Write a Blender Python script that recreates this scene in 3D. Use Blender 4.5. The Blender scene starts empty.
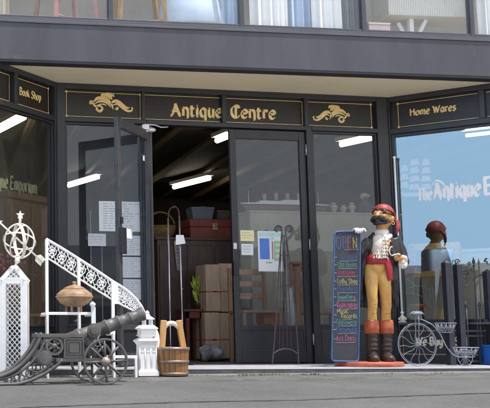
import bpy, bmesh, math, random
from mathutils import Vector as V, Matrix, Quaternion
random.seed(7)
PI = math.pi
scene = bpy.context.scene
COL = scene.collection

# ------------------------------------------------------------------ camera
PIT = math.atan(0.127); YAW = math.radians(10.2)
CAM = V((-3.534, -9.370, 0.323))
FW = V((math.sin(YAW)*math.cos(PIT), math.cos(YAW)*math.cos(PIT), math.sin(PIT)))
RT = V((math.cos(YAW), -math.sin(YAW), 0)); UP = RT.cross(FW)
def ray(px, py): return FW + RT*(px/1000.0) - UP*((py-204)/1000.0)
def at(px, py, Y):
    """real-world point on the plane y = Y that was measured at photo position px, py"""
    d = ray(px, py); return CAM + d*((Y-CAM.y)/d.y)
def atz(px, py, Z):
    d = ray(px, py); return CAM + d*((Z-CAM.z)/d.z)
cd = bpy.data.cameras.new('camera'); cam = bpy.data.objects.new('camera', cd); COL.objects.link(cam)
cam.location = CAM; cam.rotation_euler = (PI/2+PIT, 0, -YAW)
cd.sensor_fit = 'HORIZONTAL'; cd.sensor_width = 36; cd.lens = 1000*36/490.0
cd.shift_x = 0.5; cd.clip_end = 2000; cd.clip_start = 0.05
scene.camera = cam

# ------------------------------------------------------------------ light
SUN_EL, SUN_AZ = math.radians(71), math.radians(50)     # azimuth from the front of the shop towards the right
S = V((math.sin(SUN_AZ)*math.cos(SUN_EL), -math.cos(SUN_AZ)*math.cos(SUN_EL), math.sin(SUN_EL)))
sl = bpy.data.lights.new('sun', 'SUN'); sl.energy = 5.0; sl.angle = math.radians(0.5); sl.color = (1, .96, .9)
so = bpy.data.objects.new('sun', sl); COL.objects.link(so); so.rotation_euler = S.to_track_quat('Z', 'Y').to_euler()
w = bpy.data.worlds.new('World'); scene.world = w; w.use_nodes = True
nt = w.node_tree; bg = nt.nodes['Background']
sky = nt.nodes.new('ShaderNodeTexSky'); sky.sky_type = 'NISHITA'; sky.sun_disc = False
sky.sun_elevation = SUN_EL; sky.sun_rotation = math.atan2(S.x, S.y); sky.air_density = 1.0; sky.dust_density = 1.6; sky.ozone_density = 3.0
wtc = nt.nodes.new('ShaderNodeTexCoord'); wmp = nt.nodes.new('ShaderNodeMapping'); wmp.inputs['Scale'].default_value = (1, 1, 2.6)
wnz = nt.nodes.new('ShaderNodeTexNoise'); wnz.inputs['Scale'].default_value = 2.6; wnz.inputs['Detail'].default_value = 9; wnz.inputs['Roughness'].default_value = .58
wcr = nt.nodes.new('ShaderNodeValToRGB'); wcr.color_ramp.elements[0].position = .47; wcr.color_ramp.elements[1].position = .66; wcr.color_ramp.elements[0].color = (.11, .11, .11, 1); wcr.color_ramp.elements[1].color = (.85, .85, .85, 1)
wmx = nt.nodes.new('ShaderNodeMixRGB'); wmx.inputs[2].default_value = (13.5, 13.3, 13.2, 1)
nt.links.new(wtc.outputs['Generated'], wmp.inputs[0]); nt.links.new(wmp.outputs[0], wnz.inputs['Vector']); nt.links.new(wnz.outputs[0], wcr.inputs[0])
nt.links.new(wcr.outputs[0], wmx.inputs[0]); nt.links.new(sky.outputs[0], wmx.inputs[1]); wsx = nt.nodes.new('ShaderNodeSeparateXYZ'); nt.links.new(wtc.outputs['Generated'], wsx.inputs[0])
def mrange(src, a, b, c, d):
    q = nt.nodes.new('ShaderNodeMapRange'); q.interpolation_type = 'SMOOTHSTEP'
    for i, v_ in enumerate((a, b, c, d)): q.inputs[i+1].default_value = v_
    nt.links.new(src, q.inputs[0]); return q.outputs[0]
wside = nt.nodes.new('ShaderNodeMixRGB'); wside.inputs[1].default_value = (8.4, 11.0, 14.4, 1); wside.inputs[2].default_value = (8.6, 8.4, 8.2, 1)
nt.links.new(mrange(wsx.outputs['X'], -.55, .15, 0, 1), wside.inputs[0])
whz = nt.nodes.new('ShaderNodeMixRGB'); nt.links.new(mrange(wsx.outputs['Z'], .18, .55, .92, 0), whz.inputs[0]); nt.links.new(wmx.outputs[0], whz.inputs[1]); nt.links.new(wside.outputs[0], whz.inputs[2])
nt.links.new(whz.outputs[0], bg.inputs[0]); bg.inputs[1].default_value = 0.15
scene.view_settings.view_transform = 'Standard'; scene.view_settings.look = 'None'; scene.view_settings.exposure = 0
scene.cycles.max_bounces = 8; scene.cycles.transparent_max_bounces = 16; scene.cycles.diffuse_bounces = 4

# ------------------------------------------------------------------ materials
MATS = {}
def mat(name, col, rough=.6, metal=0, var=.12, scale=6, bump=0, bscale=40, col2=None, stretch=None, emit=None, spec=.5, worn=None):
    if name in MATS: return MATS[name]
    m = bpy.data.materials.new(name); m.use_nodes = True; MATS[name] = m
    n = m.node_tree; L = n.links; b = n.nodes['Principled BSDF']
    b.inputs['Roughness'].default_value = rough; b.inputs['Metallic'].default_value = metal
    b.inputs['Specular IOR Level'].default_value = spec
    tc = n.nodes.new('ShaderNodeTexCoord'); mp = n.nodes.new('ShaderNodeMapping'); L.new(tc.outputs['Object'], mp.inputs[0])
    if stretch: mp.inputs['Scale'].default_value = stretch
    nz = n.nodes.new('ShaderNodeTexNoise'); nz.inputs['Scale'].default_value = scale; nz.inputs['Detail'].default_value = 6; nz.inputs['Roughness'].default_value = .65
    L.new(mp.outputs[0], nz.inputs['Vector'])
    cr = n.nodes.new('ShaderNodeValToRGB'); cr.color_ramp.elements[0].position = .3; cr.color_ramp.elements[1].position = .7
    c2 = col2 or tuple(min(1, c*(1+var)) for c in col); c1 = col if col2 else tuple(c*(1-var) for c in col)
    cr.color_ramp.elements[0].color = (*c1, 1); cr.color_ramp.elements[1].color = (*c2, 1)
    L.new(nz.outputs[0], cr.inputs[0]); outc = cr.outputs[0]
    if worn:
        wc, wsc, wth = worn
        n3 = n.nodes.new('ShaderNodeTexNoise'); n3.inputs['Scale'].default_value = wsc; n3.inputs['Detail'].default_value = 8; n3.inputs['Roughness'].default_value = .75
        L.new(tc.outputs['Object'], n3.inputs['Vector'])
        r3 = n.nodes.new('ShaderNodeValToRGB'); r3.color_ramp.elements[0].position = wth; r3.color_ramp.elements[1].position = wth+.05; L.new(n3.outputs[0], r3.inputs[0])
        m3 = n.nodes.new('ShaderNodeMixRGB'); m3.inputs[2].default_value = (*wc, 1); L.new(r3.outputs[0], m3.inputs[0]); L.new(outc, m3.inputs[1]); outc = m3.outputs[0]
    L.new(outc, b.inputs['Base Color'])
    if bump:
        n2 = n.nodes.new('ShaderNodeTexNoise'); n2.inputs['Scale'].default_value = bscale; n2.inputs['Detail'].default_value = 4
        L.new(mp.outputs[0], n2.inputs['Vector'])
        bp = n.nodes.new('ShaderNodeBump'); bp.inputs['Strength'].default_value = bump; bp.inputs['Distance'].default_value = .01
        L.new(n2.outputs[0], bp.inputs['Height']); L.new(bp.outputs[0], b.inputs['Normal'])
    if emit:
        b.inputs['Emission Color'].default_value = (*emit[0], 1); b.inputs['Emission Strength'].default_value = emit[1]
    return m
def glass(name, refl, tint=(.9, .93, .95), rcol=(1, 1, 1), rough=.01, veil=.03, veilcol=(.5, .52, .55)):
    if name in MATS: return MATS[name]
    m = bpy.data.materials.new(name); m.use_nodes = True; MATS[name] = m
    n = m.node_tree; n.nodes.clear(); L = n.links
    out = n.nodes.new('ShaderNodeOutputMaterial')
    tr = n.nodes.new('ShaderNodeBsdfTransparent'); tr.inputs[0].default_value = (*tint, 1)
    gl = n.nodes.new('ShaderNodeBsdfGlossy'); gl.inputs['Roughness'].default_value = rough; gl.inputs[0].default_value = (*rcol, 1)
    df = n.nodes.new('ShaderNodeBsdfDiffuse'); df.inputs[0].default_value = (*veilcol, 1)
    tc = n.nodes.new('ShaderNodeTexCoord'); nz = n.nodes.new('ShaderNodeTexNoise'); nz.inputs['Scale'].default_value = 2.5; nz.inputs['Detail'].default_value = 8
    L.new(tc.outputs['Object'], nz.inputs['Vector'])
    mm = n.nodes.new('ShaderNodeMath'); mm.operation = 'MULTIPLY'; mm.inputs[1].default_value = veil*2; L.new(nz.outputs[0], mm.inputs[0])
    bp = n.nodes.new('ShaderNodeBump'); bp.inputs['Strength'].default_value = .02; bp.inputs['Distance'].default_value = .02
    n2 = n.nodes.new('ShaderNodeTexNoise'); n2.inputs['Scale'].default_value = 1.2; L.new(tc.outputs['Object'], n2.inputs['Vector'])
    L.new(n2.outputs[0], bp.inputs['Height']); L.new(bp.outputs[0], gl.inputs['Normal'])
    m1 = n.nodes.new('ShaderNodeMixShader'); m1.inputs[0].default_value = refl; L.new(tr.outputs[0], m1.inputs[1]); L.new(gl.outputs[0], m1.inputs[2])
    m2 = n.nodes.new('ShaderNodeMixShader'); L.new(mm.outputs[0], m2.inputs[0]); L.new(m1.outputs[0], m2.inputs[1]); L.new(df.outputs[0], m2.inputs[2])
    L.new(m2.outputs[0], out.inputs[0]); return m

slate = mat('slate_paint', (.023, .0245, .031), .38, var=.2, scale=9, bump=.05)
slate_l = mat('slate_paint_light', (.062, .067, .083), .4, var=.15, scale=9, bump=.05)
signblk = mat('sign_black', (.014, .011, .010), .35, var=.3)
gold = mat('gold_leaf', (.80, .58, .24), .38, .0, var=.2, scale=30)
fasc = mat('fascia_paint', (.064, .066, .084), .6, var=.22, scale=2.6, bump=.12, bscale=60, stretch=(1, 1, .25), worn=((.085, .086, .10), 3, .60))
fasd = mat('fascia_edge', (.03, .03, .04), .6)
sillm = mat('sill_aluminium', (.085, .087, .105), .45, var=.2, scale=12, stretch=(.3, 1, 3))
cream = mat('soffit_cream', (.95, .84, .61), .75, var=.06, scale=1.6, bump=.06, emit=None)
concrete = mat('step_concrete', (.36, .36, .39), .8, var=.22, scale=7, bump=.3, bscale=90, worn=((.22, .21, .20), 4, .58))
stepface = mat('step_face', (.10, .10, .10), .85, var=.35, scale=14, bump=.4)
pathm = mat('path_concrete', (.20, .20, .20), .9, var=.3, scale=5, bump=.4, bscale=80, worn=((.15, .145, .13), 3.5, .54))
white = mat('white_gloss_paint', (.93, .93, .92), .4, var=.05, scale=18, bump=.08, bscale=120, worn=((.52, .40, .28), 9, .70))
iron = mat('cast_iron', (.085, .085, .09), .5, .2, var=.25, scale=11, bump=.14, bscale=90, col2=(.165, .155, .145), worn=((.17, .10, .06), 7, .60))
irond = mat('dark_iron', (.03, .03, .036), .5, .3, var=.3, scale=20, bump=.2)
ironp = mat('rusty_wire', (.11, .085, .088), .55, .4, var=.3, scale=30)
wirew = mat('whitewashed_wire', (.27, .30, .35), .5, .0, var=.3, scale=40)
chrome = mat('chrome', (.52, .48, .58), .25, .9, var=.05)
wood = mat('oak', (.32, .16, .065), .45, var=.3, scale=5, bump=.25, bscale=30, stretch=(7, 7, .7))
woodl = mat('pale_oak', (.62, .35, .13), .45, var=.25, scale=5, bump=.2, stretch=(7, 7, .7))
wooddk = mat('dark_wood', (.075, .045, .035), .45, var=.35, scale=6, bump=.1, stretch=(6, 6, .8))
redwood = mat('red_wood', (.16, .04, .03), .4, var=.3, scale=8)
kraft = mat('kraft_card', (.52, .37, .26), .7, var=.22, scale=4, bump=.9, bscale=9, stretch=(4, 4, .8))
paper = mat('paper', (.78, .80, .82), .8, var=.04, emit=None)
papery = mat('paper_yellow', (.85, .80, .50), .8, var=.04)
def flat(name, c, rough=.6): return mat(name, c, rough, var=.12, scale=25)

def interp_m(rs, n):
    out = []
    for i in range(n):
        t = i/(n-1)*(len(rs)-1); k = min(int(t), len(rs)-2); out.append(rs[k]+(rs[k+1]-rs[k])*(t-k))
    return out
# ------------------------------------------------------------------ mesh builder
class Frame:
    def __init__(s, o, u, v=(0, 0, 1), n=None):
        s.o = V(o); s.u = V(u).normalized(); s.v = V(v).normalized(); s.n = V(n).normalized() if n else s.u.cross(s.v)
    def p(s, a, b, c=0): return s.o + s.u*a + s.v*b + s.n*c
    def hit(s, px, py, c=0):
        """photo position -> (a, b) on this frame's plane"""
        d = ray(px, py); o = s.o + s.n*c; t = (o-CAM).dot(s.n)/d.dot(s.n); q = CAM + d*t - s.o
        return q.dot(s.u), q.dot(s.v)
W0 = Frame((0, 0, 0), (1, 0, 0))
def catmull(pts, n=8, closed=False):
    pts = [V(p) for p in pts]; out = []; N = len(pts)
    if N < 3: return pts
    rng = range(N if closed else N-1)
    for i in rng:
        p0 = pts[(i-1) % N] if closed or i > 0 else pts[0]*2-pts[1]
        p1 = pts[i]; p2 = pts[(i+1) % N]
        p3 = pts[(i+2) % N] if closed or i+2 < N else pts[N-1]*2-pts[N-2]
        for k in range(n):
            t = k/n
            out.append(.5*((2*p1)+(p2-p0)*t+(2*p0-5*p1+4*p2-p3)*t*t+(3*p1-p0-3*p2+p3)*t**3))
    if not closed: out.append(pts[-1])
    return out
class MB:
    def __init__(s): s.v = []; s.f = []; s.m = []; s.sm = []; s.cur = 0
    def add(s, vs, fs, smooth=False):
        k = len(s.v); s.v += [V(q) for q in vs]
        for q in fs: s.f.append([k+i for i in q]); s.m.append(s.cur); s.sm.append(smooth)
        return s
    def box(s, x0, x1, y0, y1, z0, z1):
        return s.add([(x, y, z) for z in (z0, z1) for y in (y0, y1) for x in (x0, x1)], [(0, 2, 3, 1), (4, 5, 7, 6), (0, 1, 5, 4), (2, 6, 7, 3), (0, 4, 6, 2), (1, 3, 7, 5)])
    def fbox(s, F, a0, a1, b0, b1, c0, c1):
        return s.add([F.p(a, b, c) for c in (c0, c1) for b in (b0, b1) for a in (a0, a1)], [(0, 2, 3, 1), (4, 5, 7, 6), (0, 1, 5, 4), (2, 6, 7, 3), (0, 4, 6, 2), (1, 3, 7, 5)])
    def bar(s, p, q, w, h=None, upv=(0, 0, 1)):
        """square bar from p to q"""
        p = V(p); q = V(q); h = h or w; d = (q-p).normalized(); a = d.cross(V(upv))
        if a.length < 1e-4: a = d.cross(V((0, 1, 0)))
        a.normalize(); b = a.cross(d)
        vs = [e + a*(i*w/2) + b*(j*h/2) for e in (p, q) for j in (-1, 1) for i in (-1, 1)]
        return s.add(vs, [(0, 2, 3, 1), (4, 5, 7, 6), (0, 1, 5, 4), (2, 6, 7, 3), (0, 4, 6, 2), (1, 3, 7, 5)])
    def tube(s, pts, r, n=8, closed=False, flat=1.0, fdir=None):
        pts = [V(p) for p in pts]; N = len(pts)
        rs = r if isinstance(r, (list, tuple)) else [r]*N
        vs = []; ref = None
        for i, p in enumerate(pts):
            a = pts[(i+1) % N] if closed or i < N-1 else p; b = pts[i-1] if closed or i > 0 else p
            d = (a-b)
            if d.length < 1e-9: d = V((0, 0, 1))
            d.normalize()
            if ref is None:
                ref = d.cross(V((0, 1, 0)) if fdir is None else V(fdir))
                if ref.length < .05: ref = d.cross(V((1, 0, 0)))
            ref = (ref - d*ref.dot(d)).normalized(); bi = d.cross(ref)
            for k in range(n):
                t = 2*PI*k/n; vs.append(p + (ref*math.cos(t) + bi*math.sin(t)*flat)*rs[i])
        fs = []
        for i in range(N if closed else N-1):
            for k in range(n):
                fs.append((i*n+k, i*n+(k+1) % n, ((i+1) % N)*n+(k+1) % n, ((i+1) % N)*n+k))
        s.add(vs, fs, True)
        if not closed:
            k = len(s.v)-len(vs); s.f.append([k+i for i in range(n)][::-1]); s.m.append(s.cur); s.sm.append(False)
            s.f.append([k+(N-1)*n+i for i in range(n)]); s.m.append(s.cur); s.sm.append(False)
        return s
    def ring(s, c, R, r, ax=(0, 1, 0), n=40, m=7, sx=1.0):
        ax = V(ax).normalized(); a = ax.cross(V((0, 0, 1)))
        if a.length < .01: a = V((1, 0, 0))
        a.normalize(); b = a.cross(ax)
        return s.tube([V(c) + a*(R*sx*math.cos(2*PI*i/n)) + b*(R*math.sin(2*PI*i/n)) for i in range(n)], r, m, True)
    def lathe(s, prof, c=(0, 0, 0), n=24, ax=(0, 0, 1), sx=1, sy=1, smooth=True):
        c = V(c); ax = V(ax).normalized(); a = V((1, 0, 0)) if abs(ax.x) < .9 else V((0, 1, 0)); a = (a-ax*a.dot(ax)).normalized(); b = ax.cross(a)
        vs = []; fs = []
        for r, z in prof:
            for k in range(n): t = 2*PI*k/n; vs.append(c + a*(r*math.cos(t)*sx) + b*(r*math.sin(t)*sy) + ax*z)
        for i in range(len(prof)-1):
            for k in range(n): fs.append((i*n+k, i*n+(k+1) % n, (i+1)*n+(k+1) % n, (i+1)*n+k))
        s.add(vs, fs, smooth); k = len(s.v)-len(vs)
        if prof[0][0] > 1e-4: s.f.append([k+i for i in range(n)][::-1]); s.m.append(s.cur); s.sm.append(False)
        if prof[-1][0] > 1e-4: s.f.append([k+(len(prof)-1)*n+i for i in range(n)]); s.m.append(s.cur); s.sm.append(False)
        return s
    def ell(s, c, rx, ry, rz, rot=None, n=18, m=12):
        vs = []; fs = []; R = rot or Matrix.Identity(3)
        for j in range(m+1):
            t = PI*j/m
            for k in range(n): p = 2*PI*k/n; vs.append(V(c) + R @ V((rx*math.sin(t)*math.cos(p), ry*math.sin(t)*math.sin(p), -rz*math.cos(t))))
        for j in range(m):
            for k in range(n): fs.append((j*n+k, j*n+(k+1) % n, (j+1)*n+(k+1) % n, (j+1)*n+k))
        return s.add(vs, fs, True)
    def prism(s, F, pts, c0, c1):
        n = len(pts); vs = [F.p(a, b, c0) for a, b in pts] + [F.p(a, b, c1) for a, b in pts]
        return s.add(vs, [tuple(range(n))[::-1], tuple(range(n, 2*n))] + [(i, (i+1) % n, n+(i+1) % n, n+i) for i in range(n)])
    def ribbon(s, F, pts, ws, c):
        """flat painted stroke on frame F with varying width"""
        P2 = [V((p[0], p[1])) for p in pts]; N = len(P2); vs = []
        if isinstance(ws, (int, float)): ws = [ws]*N
        for i in range(N):
            d = (P2[min(i+1, N-1)] - P2[max(i-1, 0)])
            if d.length < 1e-9: d = V((1, 0))
            d.normalize(); nn = V((-d.y, d.x)); q = P2[i]
            vs += [F.p(*(q+nn*ws[i]/2), c), F.p(*(q-nn*ws[i]/2), c)]
        return s.add(vs, [(2*i+1, 2*i+3, 2*i+2, 2*i) for i in range(N-1)])
    def wobble(s, amp, sc=3.0):
        from mathutils import noise
        for i, q in enumerate(s.v): s.v[i] = q + noise.noise_vector(q*sc)*amp
        return s
    def rot(s, c, ang):
        M = Matrix.Rotation(ang, 3, 'Z'); c = V(c)
        for i, q in enumerate(s.v): s.v[i] = c + M @ (q-c)
        return s
    def build(s, name, m, parent=None, bevel=0, remesh=0, smooth_it=0, subd=0, seg=2, decim=0):
        me = bpy.data.meshes.new(name); o0 = V((0, 0, 0))
        r = parent
        while r is not None:
            o0 = o0 + r.location; r = r.parent
        me.from_pydata([tuple(q-o0) for q in s.v], [], s.f)
        for mm in (m if isinstance(m, (list, tuple)) else [m]): me.materials.append(mm)
        me.polygons.foreach_set('material_index', s.m); me.polygons.foreach_set('use_smooth', s.sm); me.update()
        bm = bmesh.new(); bm.from_mesh(me); bmesh.ops.remove_doubles(bm, verts=bm.verts, dist=1e-6)
        bmesh.ops.dissolve_degenerate(bm, dist=1e-6, edges=bm.edges)
        if not any(len(e.link_faces) == 1 for e in bm.edges): bmesh.ops.recalc_face_normals(bm, faces=bm.faces)
        bm.to_mesh(me); bm.free()
        o = bpy.data.objects.new(name, me); COL.objects.link(o)
        if parent: o.parent = parent
        if remesh:
            md = o.modifiers.new('r', 'REMESH'); md.mode = 'VOXEL'; md.voxel_size = remesh; md.use_smooth_shade = True
            if smooth_it: ms = o.modifiers.new('s', 'SMOOTH'); ms.iterations = smooth_it; ms.factor = .5
            bake(o)
        if bevel:
            md = o.modifiers.new('b', 'BEVEL'); md.width = bevel; md.segments = seg; md.limit_method = 'ANGLE'; md.angle_limit = math.radians(40); md.harden_normals = False
        return o
def bake(o):
    dg = bpy.context.evaluated_depsgraph_get(); dg.update()
    me = bpy.data.meshes.new_from_object(o.evaluated_get(dg)); old = o.data; o.modifiers.clear(); o.data = me; bpy.data.meshes.remove(old)
def folds(o, amp, sc):
    from mathutils import noise
    me = o.data; n = len(me.vertices); co = [0.0]*(3*n); me.vertices.foreach_get('co', co); nr = [0.0]*(3*n); me.vertices.foreach_get('normal', nr)
    for i in range(n):
        x, y, z = co[3*i]+3.1, co[3*i+1]+7.7, co[3*i+2]+1.3
        d = amp*noise.noise(V((x*sc[0], y*sc[1], z*sc[2])))+amp*.5*noise.noise(V((x*sc[0]*2.3, y*sc[1]*2.3, z*sc[2]*1.7)))
        for k in range(3): co[3*i+k] += nr[3*i+k]*d
    me.vertices.foreach_set('co', co); me.update(); return o
def tag(o, label, cat, group=None):
    o['label'] = label; o['category'] = cat
    if group: o['group'] = group
    return o
def thing(name, label, cat, loc, group=None):
    o = bpy.data.objects.new(name, None); COL.objects.link(o); o.location = V(loc); o.empty_display_size = .1
    return tag(o, label, cat, group)
def struct(o): o['kind'] = 'structure'; return o

# ------------------------------------------------------------------ lettering: calligraphic pen strokes
def G(w, *st): return (w, st)
GL = {
 'A': G(.66, [(0, 0), (.12, .05), (.34, .74)], [(.30, .74), (.56, .06), (.66, 0)], [(.10, .27), (.47, .27)]),
 'B': G(.52, [(.08, 0), (.08, .74)], [(0, .72), (.25, .75), (.42, .62), (.34, .44), (.1, .40)], [(.1, .40), (.38, .38), (.50, .2), (.36, .02), (.02, 0)]),
 'C': G(.56, [(.52, .60), (.42, .73), (.24, .73), (.06, .54), (.06, .22), (.22, .02), (.42, .03), (.54, .16)], [(.30, .7), (.30, .06)]),
 'D': G(.58, [(.08, 0), (.08, .74)], [(0, .74), (.3, .73), (.53, .5), (.5, .18), (.28, .01), (0, 0)]),
 'E': G(.54, [(.08, 0), (.08, .74)], [(.02, .73), (.46, .73)], [(.08, .39), (.38, .39)], [(.02, .02), (.50, .02)]),
 'F': G(.5, [(.1, 0), (.1, .74)], [(.02, .73), (.48, .73)], [(.1, .4), (.38, .4)]),
 'G': G(.6, [(.52, .6), (.36, .74), (.14, .66), (.04, .36), (.16, .08), (.38, .0), (.54, .14)], [(.34, .32), (.56, .32), (.54, .02)]),
 'H': G(.6, [(.08, 0), (.08, .74)], [(.08, .38), (.36, .44), (.50, .34), (.50, 0)], [(.5, .34), (.5, .72)]),
 'J': G(.4, [(.3, .74), (.3, .12), (.2, .0), (.04, .08)], [(.12, .74), (.4, .74)]),
 'K': G(.56, [(.08, 0), (.08, .74)], [(.48, .74), (.1, .36)], [(.18, .42), (.52, 0)]),
 'L': G(.46, [(.08, .74), (.08, .02)], [(.04, .02), (.44, .02)]),
 'M': G(.74, [(.04, 0), (.12, .74)], [(.1, .72), (.36, .2)], [(.36, .2), (.62, .72)], [(.6, .74), (.7, 0)]),
 'N': G(.6, [(.08, 0), (.08, .74)], [(.06, .74), (.52, 0)], [(.52, 0), (.52, .74)]),
 'O': G(.6, [(.3, .74), (.08, .6), (.04, .3), (.2, .02), (.4, .02), (.56, .3), (.5, .62), (.3, .74)]),
 'P': G(.52, [(.1, 0), (.1, .74)], [(.02, .72), (.3, .74), (.48, .6), (.4, .38), (.1, .34)]),
 'R': G(.56, [(.1, 0), (.1, .74)], [(.02, .72), (.3, .74), (.46, .58), (.36, .4), (.1, .38)], [(.26, .38), (.54, 0)]),
 'S': G(.5, [(.44, .64), (.3, .75), (.1, .66), (.1, .48), (.34, .36), (.44, .2), (.32, .02), (.12, .02), (.02, .14)]),
 'T': G(.52, [(.02, .66), (.16, .74), (.36, .70), (.52, .74)], [(.27, .72), (.22, .4), (.24, .08), (.36, .02)]),
 'W': G(.8, [(.0, .74), (.14, .5), (.2, 0)], [(.2, 0), (.38, .66)], [(.38, .66), (.52, 0)], [(.52, 0), (.66, .4), (.78, .76)]),
 'a': G(.42, [(.34, .48), (.16, .5), (.04, .26), (.14, .01), (.28, .08), (.34, .3)], [(.34, .5), (.34, .1), (.42, 0)]),
 'b': G(.42, [(.06, .74), (.06, .04)], [(.06, .36), (.22, .5), (.38, .34), (.36, .1), (.2, 0), (.06, .06)]),
 'c': G(.38, [(.36, .42), (.22, .5), (.06, .34), (.06, .14), (.2, 0), (.36, .1)]),
 'd': G(.44, [(.36, .42), (.2, .5), (.05, .3), (.1, .06), (.24, 0), (.36, .12)], [(.36, .74), (.36, .06), (.43, 0)]),
 'e': G(.40, [(.06, .27), (.36, .30), (.32, .46), (.18, .5), (.05, .3), (.1, .06), (.24, 0), (.38, .1)]),
 'f': G(.3, [(.32, .7), (.2, .74), (.12, .6), (.12, 0)], [(0, .46), (.28, .46)]),
 'g': G(.42, [(.34, .46), (.16, .5), (.05, .3), (.14, .06), (.3, .12), (.36, .4)], [(.36, .5), (.36, -.1), (.22, -.25), (.06, -.18)]),
 'h': G(.44, [(.07, .74), (.07, 0)], [(.07, .34), (.22, .5), (.36, .38), (.36, .04), (.42, 0)]),
 'i': G(.2, [(.02, .46), (.1, .5), (.1, .05), (.18, 0)], [(.07, .64), (.13, .7)]),
 'j': G(.2, [(.1, .5), (.1, -.12), (0, -.22)], [(.08, .64), (.13, .7)]),
 'k': G(.42, [(.07, .74), (.07, 0)], [(.36, .5), (.1, .24)], [(.16, .3), (.4, 0)]),
 'l': G(.2, [(.08, .74), (.08, .06), (.18, 0)]),
 'm': G(.66, [(.07, .5), (.07, 0)], [(.07, .36), (.2, .5), (.32, .38), (.32, 0)], [(.32, .36), (.46, .5), (.57, .38), (.57, .04), (.64, 0)]),
 'n': G(.44, [(.02, .46), (.08, .5), (.08, 0)], [(.08, .36), (.22, .5), (.36, .38), (.36, -.06), (.3, -.16)]),
 'o': G(.42, [(.2, .5), (.05, .36), (.06, .12), (.2, 0), (.36, .14), (.35, .38), (.2, .5)]),
 'p': G(.44, [(.02, .46), (.08, .5), (.08, -.24)], [(.08, .38), (.24, .5), (.38, .34), (.34, .08), (.2, 0), (.08, .08)]),
 'q': G(.44, [(.34, .44), (.18, .5), (.05, .3), (.1, .06), (.22, 0), (.34, .12)], [(.35, .5), (.35, -.24)]),
 'r': G(.34, [(.02, .46), (.08, .5), (.08, 0)], [(.08, .36), (.2, .5), (.32, .44)]),
 's': G(.36, [(.32, .42), (.18, .5), (.06, .4), (.14, .28), (.3, .2), (.28, .04), (.14, 0), (.02, .08)]),
 't': G(.3, [(.12, .66), (.1, .1), (.18, 0), (.28, .06)], [(0, .47), (.28, .48)]),
 'u': G(.44, [(.02, .47), (.08, .5), (.08, .14), (.18, 0), (.34, .12)], [(.35, .5), (.35, .06), (.43, 0)]),
 'v': G(.4, [(.02, .5), (.2, 0)], [(.2, 0), (.38, .5)]),
 'w': G(.6, [(.02, .5), (.16, 0)], [(.16, 0), (.3, .46)], [(.3, .46), (.44, 0)], [(.44, 0), (.58, .5)]),
 'y': G(.42, [(.04, .5), (.08, .16), (.2, .04), (.34, .16)], [(.36, .5), (.34, -.08), (.2, -.24), (.04, -.16)]),
 '&': G(.62, [(.6, .3), (.4, .02), (.16, 0), (.04, .16), (.16, .36), (.36, .52), (.3, .72), (.16, .66), (.2, .46), (.6, .0)]),
 ' ': G(.26), '-': G(.3, [(.02, .28), (.26, .28)]),
}
def text(mb, F, s, px0, px1, py, c, nib=.15, H=None, mono=False, py1=None, track=.06, jit=0, wmin=.28, ang=40, fit=None):
    """write s on frame F between photo columns px0 and px1, baseline py (py1 at the right end); or fit=(a0, a1, b)"""
    if fit: a0, a1, b0 = fit; b1 = b0
    else:
        a0, b0 = F.hit(px0, py, c); a1, b1 = F.hit(px1, py if py1 is None else py1, c)
    tot = sum(GL[ch][0]+track for ch in s)-track
    kx = (a1-a0)/tot; ky = H if H else kx; x = 0; d = 0
    th = math.radians(ang)
    for ch in s:
        wd, st = GL[ch]
        jy = random.uniform(-jit, jit)
        for k in st:
            q = catmull([(p[0], p[1], 0) for p in k], 5) if len(k) > 2 else [V((*k[0], 0)), V((*k[1], 0))]
            pts = []; ws = []
            for i, p in enumerate(q):
                dd = q[min(i+1, len(q)-1)]-q[max(i-1, 0)]; t = math.atan2(dd.y, dd.x)
                ws.append(ky*nib*(1 if mono else (wmin+(1-wmin)*abs(math.sin(t-th)))))
                xx = (x+p.x)*kx; pts.append((a0+xx, b0+(b1-b0)*(x+p.x)/tot+(p.y+jy)*ky))
            d += 1; mb.ribbon(F, pts, ws, c+.00025*(d % 5))
        x += wd+track
    return mb

# ================================================================== SETTING: ground
def zp(x): return -.058+.006*max(-6, min(6, x))
def ys(x): return -.92-.086*(max(-2.6, min(3.6, x))+.22)        # front line of the shop step
def ysm(x): return ys(x)-.27                                     # joint between path and road
def zr(x, y):
    d = max(0, ysm(x)-y); z = zp(x)-.03*min(d, 3.0)
    if d > 3: z -= .105*(min(d, 12)-3)
    return z
mb = MB()
xs = [-300, -60, -20, -9, -6, -5, -4, -3, -2, -1, 0, 1, 2, 3, 4, 5, 6, 9, 20, 60, 300]
ds = [0, .3, .8, 1.5, 2.2, 3, 4, 6, 9, 12, 20, 60, 300]
gv = [(x, ysm(x)-d, zr(x, ysm(x)-d)) for d in ds for x in xs]; nx = len(xs)
mb.add(gv, [(j*nx+i, (j+1)*nx+i, (j+1)*nx+i+1, j*nx+i+1) for j in range(len(ds)-1) for i in range(nx-1)])
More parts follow.
